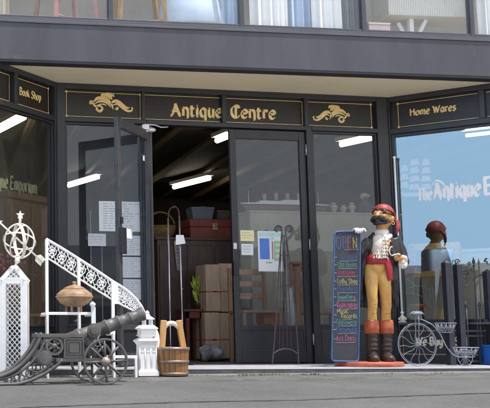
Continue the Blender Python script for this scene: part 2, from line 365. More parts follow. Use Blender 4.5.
# behind the shop as well, so that the sheet reaches the horizon all round
for i in range(nx-1):
    mb.add([(xs[i], ysm(xs[i]), zp(xs[i])), (xs[i+1], ysm(xs[i+1]), zp(xs[i+1])), (xs[i+1], 300, zp(xs[i+1])), (xs[i], 300, zp(xs[i]))], [(0, 1, 2, 3)])
def asphalt():
    m = bpy.data.materials.new('asphalt'); m.use_nodes = True; n = m.node_tree; L = n.links; b = n.nodes['Principled BSDF']; b.inputs['Roughness'].default_value = .9
    tc = n.nodes.new('ShaderNodeTexCoord')
    def nz(sc, det): 
        q = n.nodes.new('ShaderNodeTexNoise'); q.inputs['Scale'].default_value = sc; q.inputs['Detail'].default_value = det; q.inputs['Roughness'].default_value = .7; L.new(tc.outputs['Object'], q.inputs['Vector']); return q
    big = nz(.9, 5); fine = nz(55, 3); vo = n.nodes.new('ShaderNodeTexVoronoi'); vo.inputs['Scale'].default_value = 130; L.new(tc.outputs['Object'], vo.inputs['Vector'])
    r1 = n.nodes.new('ShaderNodeValToRGB'); r1.color_ramp.elements[0].position = .3; r1.color_ramp.elements[1].position = .72
    r1.color_ramp.elements[0].color = (.086, .086, .086, 1); r1.color_ramp.elements[1].color = (.140, .140, .140, 1); L.new(big.outputs[0], r1.inputs[0])
    r2 = n.nodes.new('ShaderNodeValToRGB'); r2.color_ramp.elements[0].position = .25; r2.color_ramp.elements[1].position = .75
    r2.color_ramp.elements[0].color = (.64, .64, .64, 1); r2.color_ramp.elements[1].color = (1.32, 1.32, 1.32, 1); L.new(fine.outputs[0], r2.inputs[0])
    mx = n.nodes.new('ShaderNodeMixRGB'); mx.blend_type = 'MULTIPLY'; mx.inputs[0].default_value = 1; L.new(r1.outputs[0], mx.inputs[1]); L.new(r2.outputs[0], mx.inputs[2]); L.new(mx.outputs[0], b.inputs['Base Color'])
    bp = n.nodes.new('ShaderNodeBump'); bp.inputs['Strength'].default_value = .35; bp.inputs['Distance'].default_value = .004; L.new(vo.outputs[0], bp.inputs['Height']); L.new(bp.outputs[0], b.inputs['Normal'])
    return m
for i, q in enumerate(mb.f):
    if max(mb.v[k].y for k in q) < ysm(0)-3.9: mb.m[i] = 1
road = struct(mb.build('road', [asphalt(), mat('pale_bounce_road', (.78, .74, .66), .9, var=.2, scale=1.5, bump=.3)]))  # unseen far stretch made pale to bounce light onto soffit and fronts
mb = MB()
px_ = [-9, -6, -4, -2.6, -2, -1, 0, 1, 2, 3, 3.6, 5, 7, 10]
mb.add([(x, (ysm(x)+.0), zp(x)+.005) for x in px_] + [(x, ys(x)+.03, zp(x)+.008) for x in px_] + [(x, ysm(x), zp(x)-.02) for x in px_],
       [(i, i+1, len(px_)+i+1, len(px_)+i) for i in range(len(px_)-1)] + [(2*len(px_)+i, 2*len(px_)+i+1, i+1, i) for i in range(len(px_)-1)])
struct(mb.build('footpath', pathm))
# paler gutter strip in front of the joint
mb = MB(); N = 90; gx = [-7+16*i/N for i in range(N+1)]; rg = random.Random(11); vs = []
for x in gx:
    wv = .50+.03*math.sin(x*2.1)+.02*math.sin(x*5.7+1)+rg.uniform(-.012, .012); vs += [(x, ysm(x)-.012, zr(x, ysm(x)-.012)+.004), (x, ysm(x)-wv*.5, zr(x, ysm(x)-wv*.5)+.004), (x, ysm(x)-wv, zr(x, ysm(x)-wv)+.0008)]
mb.add(vs, [(3*i+k, 3*i+k+1, 3*i+4+k, 3*i+3+k) for i in range(N) for k in (0, 1)])
struct(mb.build('gutter', mat('gutter_concrete', (.125, .125, .122), .9, var=.2, scale=4, bump=.3, bscale=110, worn=((.085, .083, .078), 5, .52))))
# tar line along the road
mb = MB()
tl = [atz(x, y, -.12) for x, y in ((-30, 406), (60, 403.6), (130, 402.2), (200, 401), (300, 400), (415, 397.3), (520, 395))]
tl = catmull(tl, 10)
vs = []
for i, p in enumerate(tl):
    wv = .010+.006*random.random(); jy = random.uniform(-.012, .012)
    vs += [(p.x, p.y+jy-wv, zr(p.x, p.y+jy-wv)+.004), (p.x, p.y+jy+wv, zr(p.x, p.y+jy+wv)+.004)]
mb.add(vs, [(2*i, 2*i+2, 2*i+3, 2*i+1) for i in range(len(tl)-1)])
struct(mb.build('tar_seam', mat('tar', (.045, .043, .042), .7)))
# weeds in the joint
mb = MB()
for i in range(3000):
    x = random.uniform(-2.9, 3.4)
    den = math.sin(x*5.1)+math.sin(x*2.3+1)+.9*math.sin(x*11)
    if den < random.uniform(-1.2, 1.6): continue
    y = ysm(x)+random.gauss(0, .018); z = zp(x); h = random.uniform(.006, .022)*(1.25 if den > 1 else .8); a = random.uniform(0, 6.28); lw = random.uniform(.003, .006)
    tip = (x+math.cos(a)*h*.9, y+math.sin(a)*h*.9, z+h)
    mb.add([(x-math.sin(a)*lw, y+math.cos(a)*lw, z), (x+math.sin(a)*lw, y-math.cos(a)*lw, z), tip], [(0, 1, 2)])
wd_ = mb.build('weeds', mat('weed_green', (.07, .095, .025), .8, col2=(.16, .15, .05), scale=8)); wd_['kind'] = 'stuff'
tag(wd_, 'short green and yellow weeds along the joint between road and path', 'weeds')

# ================================================================== THE SHOP BUILDING
shop = thing('shop_building', 'slate blue and black antique shop with recessed entry, splayed display windows and wide pale soffit', 'building', (.5, 0, 0))
def part(mb, name, m, parent=shop, **k): return mb.build(name, m, parent, **k)
Z1 = 2.744
FL = Frame((-2.254, -.903, 0), (.73, .684, 0)); LL = 1.32
FR = Frame((2.25, .03, 0), (math.cos(math.radians(48)), -math.sin(math.radians(48)), 0)); LR = 1.34
ZK = at(245, 326.5, 0).z       # top of the kick panels
ZH = 2.36                      # head of the doors and windows
# floor pad with step
mb = MB(); X = [-2.6, -1.5, -.5, .5, 1.5, 2.5, 3.6]
mb.add([(x, ys(x), 0) for x in X]+[(x, .0, 0) for x in X], [(i, i+1, 7+i+1, 7+i) for i in range(6)])
struct(mb.build('entrance_floor', concrete))
mb = MB(); mb.add([(x, ys(x)-.004, -.012) for x in X]+[(x, ys(x)-.002, -.2) for x in X], [(7+i, 7+i+1, i+1, i) for i in range(6)])
struct(mb.build('step', stepface))
mb = MB(); mb.add([(x, ys(x)-.006, -.012) for x in X]+[(x, ys(x)-.0005, .0) for x in X]+[(x, ys(x), -.012) for x in X], [(i, i+1, 7+i+1, 7+i) for i in range(6)]+[(14+i, 14+i+1, i+1, i) for i in range(6)])
struct(mb.build('step_nosing', mat('nosing', (.38, .38, .41), .6)))
mb = MB(); mb.box(-6, 7, .0, 9, -.1, -.006)
struct(mb.build('interior_floor', mat('shop_floor', (.16, .15, .15), .5, var=.25, scale=2)))

def framebars(name, F, spec, m=slate, c0=-.05, c1=.03, bevel=.004, parent=shop):
    mb = MB()
    for (a0, a1, b0, b1) in spec: mb.fbox(F, a0, a1, b0, b1, c0, c1)
    return part(mb, name, m, parent, bevel=bevel)
# posts and rails of the centre front (butted end to end)
framebars('corner_post', W0, [(-1.30, -1.205, 0, Z1)], c0=-.06, c1=.035)
framebars('corner_post', W0, [(2.125, 2.245, 0, Z1)], c0=-.06, c1=.035)
framebars('mullion', W0, [(-.425, -.372, 0, 2.405)]); framebars('mullion', W0, [(1.329, 1.392, 0, 2.405)])
framebars('door_jamb', W0, [(-.368, -.315, 0, 2.352)], slate_l, c0=-.05, c1=.015)
framebars('header_rail', W0, [(-1.205, -.425, ZH, 2.405), (-.372, 1.329, ZH, 2.405), (1.392, 2.125, ZH, 2.405)], c1=.036)
framebars('top_rail', W0, [(-1.205, 2.125, 2.692, Z1)], c1=.034)
framebars('sign_divider', W0, [(-.417, -.386, 2.405, 2.692)]); framebars('sign_divider', W0, [(.428, .471, 2.405, 2.692)]); framebars('sign_divider', W0, [(1.321, 1.365, 2.405, 2.692)])
def gold_box(F, a0, a1, b0, b1, c, parent, left=True, right=True, dots=True):
    mb = MB(); t = .0055
    mb.ribbon(F, [(a0, b1), (a1, b1)], t, c); mb.ribbon(F, [(a0, b0), (a1, b0)], t, c)
    if left: mb.ribbon(F, [(a0, b0), (a0, b1)], t, c+.0006)
    if right: mb.ribbon(F, [(a1, b0), (a1, b1)], t, c+.0006)
    if dots:
        for aa, on in ((a0, left), (a1, right)):
            if on:
                for bb in (b0, b1): mb.prism(F, [(aa+.013*math.cos(k*PI/4), bb+.013*math.sin(k*PI/4)) for k in range(8)], c, c+.0018)
    return mb.build('gold_border', gold, parent)
def flourish(F, cx, cy, sc, flip, c, parent):
    mb = MB()
    def st(pts, ws, cc):
        q = catmull([(p[0]*flip, p[1], 0) for p in pts], 8); n = len(q); W = []
        for i in range(n):
            t = i/(n-1)*(len(ws)-1); k = min(int(t), len(ws)-2); W.append((ws[k]+(ws[k+1]-ws[k])*(t-k))*sc)
        mb.ribbon(F, [(cx+p.x*sc, cy+p.y*sc) for p in q], W, c+cc)
    # acanthus scroll: curled head, three flowing leaf bands, a comb of small lobes, and an upturned tail
    st([(-.62, -.10), (-.66, -.24), (-.52, -.32), (-.40, -.20), (-.50, -.08), (-.72, -.10), (-.84, .04), (-.96, .00), (-.94, .12), (-.78, .12)], [.06, .10, .12, .10, .07, .09, .08, .06, .08, .03], 0)
    st([(-.80, .10), (-.62, .26), (-.36, .27), (-.12, .16), (.04, -.02), (.10, -.22)], [.06, .15, .16, .14, .10, .02], .0003)
    st([(-.74, .02), (-.56, .12), (-.34, .13), (-.14, .03), (.0, -.14)], [.03, .09, .10, .08, .02], .0006)
    st([(-.66, -.06), (-.48, .00), (-.32, .00), (-.2, -.06)], [.02, .05, .06, .02], .0008)
    st([(.0, .06), (.18, .17), (.38, .12), (.56, -.02), (.74, -.12), (.86, -.10)], [.05, .15, .16, .14, .11, .03], .0003)
    st([(.10, -.02), (.26, .04), (.42, -.04), (.60, -.18), (.78, -.26), (.94, -.24), (.99, -.12), (.92, -.08)], [.03, .08, .10, .10, .10, .08, .07, .02], .0006)
    for k in range(5):
        t = k/4; st([(-.36+.40*t, .28-.06*t), (-.42+.42*t, .40+.03*math.sin(t*3)), (-.34+.42*t, .47+.02*math.sin(t*3)), (-.27+.41*t, .38-.02*t)], [.05, .115, .115, .05], .0009+.0001*k)
    st([(.20, -.16), (.27, -.21), (.32, -.14), (.25, -.10)], [.07, .08, .07, .03], .0005)
    return mb.build('gold_scroll', gold, parent)
CG = -.018+.0025
for k, (a0, a1) in enumerate(((-1.205, -.417), (-.386, .428), (.471, 1.321), (1.365, 2.125))):
    mb = MB(); mb.fbox(W0, a0, a1, 2.405, 2.692, -.04, -.018); pn = part(mb, 'sign_panel', signblk)
    gold_box(W0, a0+.025 if k == 0 else a0+.004, a1-.036 if k == 3 else a1-.006, 2.424, 2.67, CG, pn, left=k == 0, right=k in (0, 2, 3), dots=k in (0, 3))
    if k == 0: a, b = W0.hit(111, 104.6, CG); flourish(W0, a, b, .222, 1, CG, pn)
    if k == 3: a, b = W0.hit(331.5, 115.4, CG); flourish(W0, a, b, .205, -1, CG, pn)
    if k == 1: text(MB(), W0, 'Antique', 170.5, 222, 115.2, CG, nib=.20, H=.165, py1=117.2).build('lettering', gold, pn)
    if k == 2: text(MB(), W0, 'Centre', 231, 275.5, 117.4, CG, nib=.20, H=.165, py1=118.8).build('lettering', gold, pn)
# side lights of the centre front
gmid = glass('glass_front', .075, rcol=(.84, .92, 1), veil=.05, veilcol=(.40, .46, .56))  # bluish diffuse layer paints part of the grey reflection into the glass
def glazed(F, a0, a1, b0, b1, g, name='window', fw=.022, c=-.02, ends=True):
    mb = MB()
    mb.fbox(F, a0, a0+fw, b0, b1, c-.03, c+.03); mb.fbox(F, a1-fw, a1, b0, b1, c-.03, c+.03)
    mb.fbox(F, a0+fw, a1-fw, b0, b0+fw, c-.028, c+.028); mb.fbox(F, a0+fw, a1-fw, b1-fw, b1, c-.028, c+.028)
    fr = part(mb, name, slate, bevel=.003)
    mb = MB(); mb.add([F.p(a0+fw*.5, b0+fw*.5, c), F.p(a1-fw*.5, b0+fw*.5, c), F.p(a1-fw*.5, b1-fw*.5, c), F.p(a0+fw*.5, b1-fw*.5, c)], [(0, 1, 2, 3)])
    mb.build('pane', g, fr); return fr
def kick(F, a0, a1, b0, b1, c=-.02, line=True):
    mb = MB(); mb.fbox(F, a0, a1, b0, b1, c-.02, c); kp = part(mb, 'kick_panel', slate)
    if line:
        mb = MB(); q = .045; t = .006
        for (x0, x1, y0, y1) in ((a0+q, a1-q, b0+q+.05, b0+q+.05+t), (a0+q, a1-q, b1-q-t, b1-q), (a0+q, a0+q+t, b0+q+.05+t, b1-q-t), (a1-q-t, a1-q, b0+q+.05+t, b1-q-t)): mb.fbox(F, x0, x1, y0, y1, c, c+.006)
        mb.build('moulding', slate_l, kp)
    return kp
glazed(W0, -1.205, -.425, ZK, ZH, gmid); kick(W0, -1.205, -.425, 0, ZK)
glazed(W0, 1.392, 2.125, ZK, ZH, gmid); kick(W0, 1.392, 2.125, 0, ZK)
# closed right door leaf
def door_leaf(F, w_, hinge_right, c=0, ht=2.35, m=None):
    """w_ wide leaf with its frame from a=0 to a=w_"""
    mb = MB(); sw = .066; T = .042
    mb.fbox(F, 0, sw, .012, ht, c-T, c); mb.fbox(F, w_-sw, w_, .012, ht, c-T, c)
    mb.fbox(F, sw, w_-sw, ht-.095, ht, c-T, c-.001); mb.fbox(F, sw, w_-sw, .012, .12, c-T, c-.001); mb.fbox(F, sw, w_-sw, ZK-.035, ZK+.01, c-T, c-.001)
    d = part(mb, 'door', m or slate, bevel=.004)
    mb = MB(); mb.add([F.p(sw-.005, ZK+.005, c-.02), F.p(w_-sw+.005, ZK+.005, c-.02), F.p(w_-sw+.005, ht-.09, c-.02), F.p(sw-.005, ht-.09, c-.02)], [(0, 1, 2, 3)]); mb.build('pane', gmid, d)
    mb = MB(); mb.fbox(F, sw, w_-sw, .12, ZK-.035, c-.03, c-.012); mb.build('kick_panel', slate, d)
    mb = MB(); mb.fbox(F, sw+.012, w_-sw-.012, .125, .131, c-.012, c-.004); mb.fbox(F, w_-sw-.018, w_-sw-.012, .131, ZK-.05, c-.012, c-.004); mb.build('moulding', slate_l, d)
    return d
FD = Frame((.505, 0, 0), (1, 0, 0))
dr = door_leaf(FD, .82, True, c=.004)
for zz in (2.16, 1.19, .24):
    mb = MB(); mb.tube([(1.3275, -.016, zz-.055), (1.3275, -.016, zz+.055)], .0075, 8); mb.build('hinge', mat('zinc', (.6, .6, .62), .4, .6), dr)
mb = MB(); a, b = W0.hit(233.5, 262); a2, b2 = W0.hit(237, 275); mb.fbox(W0, a-.01, a2-.002, b2, b, .006, .03); mb.build('handle', irond, dr)
mb = MB(); a, b = W0.hit(233, 243); a2, b2 = W0.hit(236.5, 249); mb.fbox(W0, a, a2, b2, b, .005, .012); mb.build('lock_plate', mat('steel_plate', (.65, .66, .68), .4, .4), dr)
# open left door leaf, swung out to the left
HX = -.338; phi = math.radians(180+50)
FO = Frame((HX+.815*math.cos(phi), -.03+.815*math.sin(phi), 0), (-math.cos(phi), -math.sin(phi), 0))
do = door_leaf(FO, .815, True, ht=2.29, m=mat('door_lit_worn', (.060, .060, .062), .4, var=.3, scale=14, worn=((.20, .17, .13), 10, .66)))  # worn paint, base lightened for the light this leaf catches
mb = MB(); mb.fbox(FO, -.02, .10, 1.02, 1.26, .004, .03); mb.fbox(FO, .02, .07, 1.3, 1.36, .004, .012); mb.build('handle', irond, do, bevel=.004)
# door closer
steel = mat('steel', (.68, .68, .70), .35, .5)
cl = MB(); p0 = at(146, 127.5, -.09); cl.box(p0.x-.05, p0.x+.02, -.13, -.04, p0.z-.025, p0.z+.02); cl.ell((p0.x+.005, -.10, p0.z-.035), .016, .016, .016)
cl.ell((p0.x+.055, -.08, p0.z-.02), .05, .03, .025)
cl.tube([(p0.x-.02, -.1, p0.z+.03), (p0.x+.1, -.08, p0.z+.03), at(161, 127.3, -.06), at(168, 127, -.05)], .007, 6); part(cl, 'door_closer', steel)

# ---- splayed display windows
def splay(F, L, panels, g, left):
    posts = [(0, .075), (L-.06, L)] if left else [(0, .06), (L-.075, L)]
    framebars('post', F, [(posts[0][0], posts[0][1], 0, Z1)], c0=-.07, c1=.03); framebars('post', F, [(posts[1][0], posts[1][1], 0, Z1)], c0=-.07, c1=.03)
    A0, A1 = posts[0][1], posts[1][0]
    framebars('top_rail', F, [(A0, A1, 2.692, Z1)], c1=.029); framebars('header_rail', F, [(A0, A1, ZH-.01, 2.405)], c1=.031)
    xs = [A0]+[p for p in panels]+[A1]
    out = []
    for i in range(len(xs)-1):
        a0 = xs[i]+(.025 if i else 0); a1 = xs[i+1]-(.025 if i < len(xs)-2 else 0)
        mb = MB(); mb.fbox(F, a0, a1, 2.405, 2.692, -.04, -.018); out.append((part(mb, 'sign_panel', signblk), a0, a1))
        if i: framebars('sign_divider', F, [(xs[i]-.025, xs[i]+.025, 2.405, 2.692)])
    return A0, A1, out
A0, A1, pl = splay(FL, LL, [LL-.70], None, True)
gold_box(FL, pl[1][1]+.02, pl[1][2]-.05, 2.424, 2.67, CG, pl[1][0], left=False)
gold_box(FL, pl[0][1]+.02, pl[0][2]-.03, 2.424, 2.67, CG, pl[0][0], left=False, dots=False)
aL, bL = FL.hit(19.5, 93.5, CG); aR, bR = FL.hit(41, 101.8, CG)
text(MB(), FL, 'Book Shop', 0, 0, 0, CG, nib=.2, H=.092, fit=(aL, aR, (bL+bR)/2)).build('lettering', gold, pl[1][0])
ZKL = .36
gleft = glass('glass_left', .07, rcol=(.8, .8, .72), veil=.07, veilcol=(.50, .46, .36))  # brownish diffuse layer lightens the interior behind, as painted haze
wl = glazed(FL, A0, A1, ZKL, ZH-.01, gleft); kick(FL, A0, A1, 0, ZKL)
dimgold = mat('dim_gilt', (.15, .15, .085), .6, var=.3)
a0, b0 = FL.hit(0, 187, -.015); a1, b1 = FL.hit(37, 190, -.015)
text(MB(), FL, 'que Emporium', 0, 0, 0, -.015, nib=.17, H=.16, fit=(a0-.03, a1, (b0+b1)/2-.02)).build('lettering', dimgold, wl)
A0, A1, pr = splay(FR, LR, [.945], None, False)
gold_box(FR, pr[0][1]+.075, pr[0][2]-.015, 2.424, 2.67, CG, pr[0][0], right=False)
gold_box(FR, pr[1][1]+.01, pr[1][2]-.02, 2.424, 2.67, CG, pr[1][0], left=False, dots=False)
aL, bL = FR.hit(410, 116, CG); aR, bR = FR.hit(456, 110, CG)
text(MB(), FR, 'Home Wares', 0, 0, 0, CG, nib=.19, H=.096, fit=(aL, aR, (bL+bR)/2)).build('lettering', gold, pr[0][0])
ZKR = FR.hit(420, 322.5)[1]
gright = glass('glass_right', .32, rcol=(.72, .92, 1.0), tint=(.97, .98, .99), veil=.015)
wr = glazed(FR, A0, A1, ZKR, ZH-.01, gright, fw=.03)
wlet = mat('white_vinyl', (.95, .96, .97), .5, var=.03)
mb = MB(); a0, b0 = FR.hit(418, 200.5, -.015); a1, b1 = FR.hit(432, 199, -.015); text(mb, FR, 'The', 0, 0, 0, -.0192, nib=.17, H=.165, fit=(a0, a1, b0), wmin=.22)
c0_, d0_ = FR.hit(433, 199.5, -.015); c1_, d1_ = FR.hit(480.5, 196.5, -.015); text(mb, FR, 'Antique', 0, 0, 0, -.0192, nib=.18, H=.215, fit=(c0_, c1_, b0+.005), wmin=.22)
e0, f0 = FR.hit(484, 195, -.015); text(mb, FR, 'Emp', 0, 0, 0, -.0192, nib=.18, H=.23, fit=(e0, A1-.03, b0+.008), wmin=.22)
g0, h0 = FR.hit(431, 184, -.015); g1, h1 = FR.hit(447, 190, -.015)
mb.ribbon(FR, [(p.x, p.y) for p in catmull([(g0, h0-.02, 0), (g0+.05, h0+.03, 0), (g0+.11, h0, 0), (g1, h1, 0), (g1+.02, h1+.025, 0)], 8)], [.008]*8+[.02]*9+[.014]*16, -.0188)
mb.build('lettering', wlet, wr)
mb = MB(); cs = -.0190
for x, rows, wsc in ((404.5, 3, 3.4), (414.5, 4, 4.6), (426, 4, 4.4)):
    for k in range(rows):
        y = 190-k*8.2-(0 if rows == 4 else 2); w_ = wsc*(1-.09*k); a, b = FR.hit(x-w_, y, cs); a2, b2 = FR.hit(x+w_, y-6.6, cs)
        mb.add([FR.p(a-.01, b, cs), FR.p(a2+.012, b, cs), FR.p(a2-.006, b2, cs), FR.p(a+.008, b2, cs)], [(0, 1, 2, 3)])
h_ = [FR.hit(*q, cs) for q in ((400, 192.5), (432, 192.5), (429, 196.5), (403, 196.5))]; mb.add([FR.p(a, b, cs) for a, b in h_], [(3, 2, 1, 0)])
mb.build('ship_decal', glass('frosted_vinyl', .26, rcol=(.72, .92, 1.0), veil=.34, veilcol=(.85, .9, .95)), wr)
kp = kick(FR, A0, A1, 0, ZKR, line=False)
a0, b0 = FR.hit(402.5, 330.8, -.018); _, b2 = FR.hit(402.5, 354, -.018)
gold_box(FR, a0, A1-.04, b2, b0, -.018, kp)
pale_g = mat('pale_gilt', (.90, .82, .60), .5)
aL, bL = FR.hit(416, 345, -.018); aR, bR = FR.hit(468, 345.5, -.018)
text(MB(), FR, 'We Buy & Sell', 0, 0, 0, -.0175, nib=.2, H=.105, fit=(aL, aR, (bL+bR)/2)).build('lettering', pale_g, kp)

# ---- soffit and fascia slab
EA, EB = V((-1.977, -.712, Z1)), V((2.797, -.923, Z1)); eu = (EB-EA).normalized()
FS = Frame(EA, eu); aS0, aS1 = -9.0, 14.0
zt0 = FS.hit(0, 20.5)[1]; zt1 = FS.hit(490, 43.5)[1]; FT = (zt0+zt1)/2      # top of the fascia above its lower edge
mb = MB(); pl_ = [FS.p(aS0, 0, -.01), FS.p(aS1, 0, -.01)]
mb.add([pl_[0]+V((0, 0, .001)), pl_[1]+V((0, 0, .001)), V((pl_[1].x, 1.0, Z1+.001)), V((pl_[0].x, 1.0, Z1+.001))], [(3, 2, 1, 0)]); part(mb, 'soffit', cream)
mb = MB(); mb.fbox(FS, aS0, aS1, .016, FT, -.12, .012); part(mb, 'fascia', fasc, bevel=.004)
mb = MB(); mb.fbox(FS, aS0, aS1, -.004, .0155, -.12, .006); part(mb, 'drip_edge', fasd)
mb = MB(); mb.fbox(FS, aS0, aS1, FT+.0005, FT+.022, -.12, .022); mb.fbox(FS, aS0, aS1, FT+.0225, FT+.05, -.12, .008); 
for k in range(40): 
    a = -3+k*.42; mb.ell(FS.p(a, FT+.03, .010), .008, .005, .008, n=8, m=6)
part(mb, 'window_sill', sillm, bevel=.003)
UZ = FT+.052; UH = 1.5
gup = glass('glass_upper', .05, rcol=(.9, .95, 1), tint=(.95, .97, .98), veil=.05, veilcol=(.7, .75, .8))
mull = [FS.hit(x, y)[0] for x, y in ((111, 22), (242.5, 28), (365, 34), (473.5, 39))]
step_ = (mull[3]-mull[0])/3
edges = [mull[0]-2*step_, mull[0]-step_]+mull+[mull[3]+step_, mull[3]+2*step_]
for i in range(len(edges)-1):
    a0, a1 = edges[i]+.022, edges[i+1]-.022
    mb = MB(); mb.fbox(FS, edges[i]-.0215, edges[i]+.0215, UZ, UZ+UH, -.07, .0); mb.fbox(FS, a0, a1, UZ, UZ+.025, -.06, -.004); mb.fbox(FS, a0, a1, UZ+UH-.03, UZ+UH, -.06, -.004)
    fr = part(mb, 'upper_window', slate_l, bevel=.003)
    mb = MB(); mb.add([FS.p(a0-.005, UZ+.02, -.03), FS.p(a1+.005, UZ+.02, -.03), FS.p(a1+.005, UZ+UH-.02, -.03), FS.p(a0-.005, UZ+UH-.02, -.03)], [(0, 1, 2, 3)]); mb.build('pane', gup, fr)
# masses of wall above, beside and behind
wallm = mat('render_wall', (.30, .30, .33), .8, var=.15, scale=3, bump=.2)
mb = MB(); mb.fbox(FS, aS0, aS1, UZ+UH+.002, UZ+UH+1.3, -.2, .0); mb.fbox(FS, aS0, edges[0]-.03, UZ, UZ+UH, -.2, -.002); mb.fbox(FS, edges[-1]+.03, aS1, UZ, UZ+UH, -.2, -.002); part(mb, 'upper_wall', wallm)
mb = MB(); mb.fbox(FS, aS0, -.30, -2.95, -.006, -.3, -.1); mb.fbox(FS, 5.25, aS1, -2.95, -.006, -.3, -.1); part(mb, 'lower_wall', wallm)
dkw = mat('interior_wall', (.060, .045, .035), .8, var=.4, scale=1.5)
mb = MB(); mb.box(-11.5, 17.0, 9.0, 9.2, -.1, 6.4); mb.box(-11.6, -11.5, -.2, 9.2, -.1, 6.4); mb.box(17.0, 17.1, -1.0, 9.2, -.1, 6.4); mb.box(-11.5, 17, -.3, 9.2, 6.0, 6.2); part(mb, 'outer_wall', wallm)
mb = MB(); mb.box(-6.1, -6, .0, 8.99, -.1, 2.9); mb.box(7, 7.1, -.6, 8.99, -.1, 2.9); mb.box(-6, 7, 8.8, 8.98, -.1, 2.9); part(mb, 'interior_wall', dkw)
mb = MB(); mb.box(-11.4, 16.9, -.35, 1.6, 3.0, 3.14)
mb.box(-11.4, 16.9, 1.6, 8.99, 2.92, 3.14); part(mb, 'upper_floor', mat('floor_boards', (.22, .17, .13), .6))
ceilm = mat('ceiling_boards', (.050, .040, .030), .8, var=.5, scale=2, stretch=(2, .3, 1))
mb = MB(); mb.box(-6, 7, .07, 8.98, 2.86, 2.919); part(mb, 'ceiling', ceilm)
raft = mat('rafter_wood', (.17, .115, .05), .7, var=.45, scale=3, stretch=(1, .4, 1))
rng = random.Random(4)
for i in range(15):
    x = -3.2+i*.62; mb = MB(); sk = .12
    mb.add([(x, .1, 2.80), (x+.07, .1, 2.80), (x+.07+8*sk, 8.5, 2.78), (x+8*sk, 8.5, 2.78), (x, .1, 2.86), (x+.07, .1, 2.86), (x+.07+8*sk, 8.5, 2.86), (x+8*sk, 8.5, 2.86)], [(3, 2, 1, 0), (4, 5, 6, 7), (0, 1, 5, 4), (1, 2, 6, 5), (2, 3, 7, 6), (3, 0, 4, 7)])
    part(mb, 'rafter', raft)
# upper room
mb = MB(); mb.box(-8, 10, 1.55, 1.6, 3.141, 5.99); part(mb, 'upper_back_wall', mat('upper_wall_paint', (.78, .74, .66), .8, var=.25, scale=1.2))

# ================================================================== LIGHTS IN THE SHOP (lit in the photograph)
lampw = mat('tube_glow', (.9, .9, .85), .5, emit=((1, .93, .78), 12.0))
ZL = 2.71
lampw2 = mat('tube_glow_window', (.9, .9, .85), .5, emit=((1, .95, .85), 70.0))
def fluoro(e0, e1, label, inset=None):
    p, q = atz(*e0, ZL), atz(*e1, ZL)
    if inset is not None: p, q = (FR.p(*FR.hit(*e, inset), inset) for e in (e0, e1)); q.z = p.z
    t = thing('fluorescent_lamp', label, 'ceiling lamp', ((p.x+q.x)/2, (p.y+q.y)/2, (p.z+.0)), 'fluorescent lamps on the shop ceiling')
    d = (q-p).normalized()
    mb = MB(); mb.bar(p-d*.04+V((0, 0, .065)), q+d*.04+V((0, 0, .065)), .13 if inset is None else .05, .05 if inset is None else .03); mb.build('housing', mat('lamp_housing', (.5, .48, .42), .5), t)
    mb = MB(); mb.tube([p, q], .035 if inset is None else .016, 10); mb.build('tube', lampw if inset is None else lampw2, t)
fluoro((174, 187.2), (209.5, 178.2), 'lit fluorescent tube seen through the open doorway, the nearer and longer one')
fluoro((217, 140.5), (229.5, 135.5), 'lit fluorescent tube half hidden behind the top left corner of the closed door')
fluoro((69, 185.5), (98, 177), 'lit fluorescent tube seen through the glass left of the doorway')
fluoro((341, 144.5), (373, 137.5), 'lit fluorescent tube seen through the glass above the pirate statue')
fluoro((466, 135.5), (516, 129.5), 'lit fluorescent tube inside the right display window, above the white lettering', -.24)
fluoro((-14, 137), (24, 117), 'lit fluorescent tube in the left display window below the Book Shop panel')

# ================================================================== THINGS OUTSIDE, left group
YR = -1.02
def Q(px, py, Y=YR): return at(px, py, Y)
def gz(p): return zr(p.x, p.y) if p.y < ysm(p.x) else (zp(p.x)+.008 if p.y < ys(p.x) else 0)
# -- stair handrail
base = Q(80, 372); rail = thing('handrail', 'white iron stair handrail with pierced lace panels sloping down to the right', 'handrail', (base.x, YR, gz(base)))
top = [(46, 239), (62, 248.5), (78, 258.5), (95, 269.5), (112, 281), (124, 288.5), (134, 297), (141, 306), (146, 317)]
low = [(46, 257), (62, 267.5), (78, 278), (95, 289), (112, 299.5), (122, 305), (131, 309.5), (138, 313), (145.5, 319)]
tp = catmull([Q(*p) for p in top], 6); lp = catmull([Q(*p) for p in low], 6)
mb = MB(); mb.tube(tp, .013, 8); mb.build('top_rail', white, rail)
mb = MB(); mb.tube(lp, .008, 6); mb.build('bottom_rail', white, rail)
for x, y in ((46.5, 239), (78.5, 258), (112.5, 281)):
    p = Q(x, y); z0 = gz(p); mb = MB(); mb.box(p.x-.013, p.x+.013, p.y-.013, p.y+.013, z0, p.z-.002); mb.build('post', white, rail, bevel=.002)
p = Q(114.5, 290); mb = MB(); mb.box(p.x-.03, p.x+.03, YR-.012, YR-.006, Q(114, 304).z, Q(114, 283).z); mb.build('bracket', white, rail)
mb = MB(); n = len(tp)
def between(t, s):
    i = min(int(t*(n-1)), n-2); f_ = t*(n-1)-i; a = tp[i].lerp(tp[i+1], f_); b = lp[i].lerp(lp[i+1], f_); return b.lerp(a, s)
cells = 13
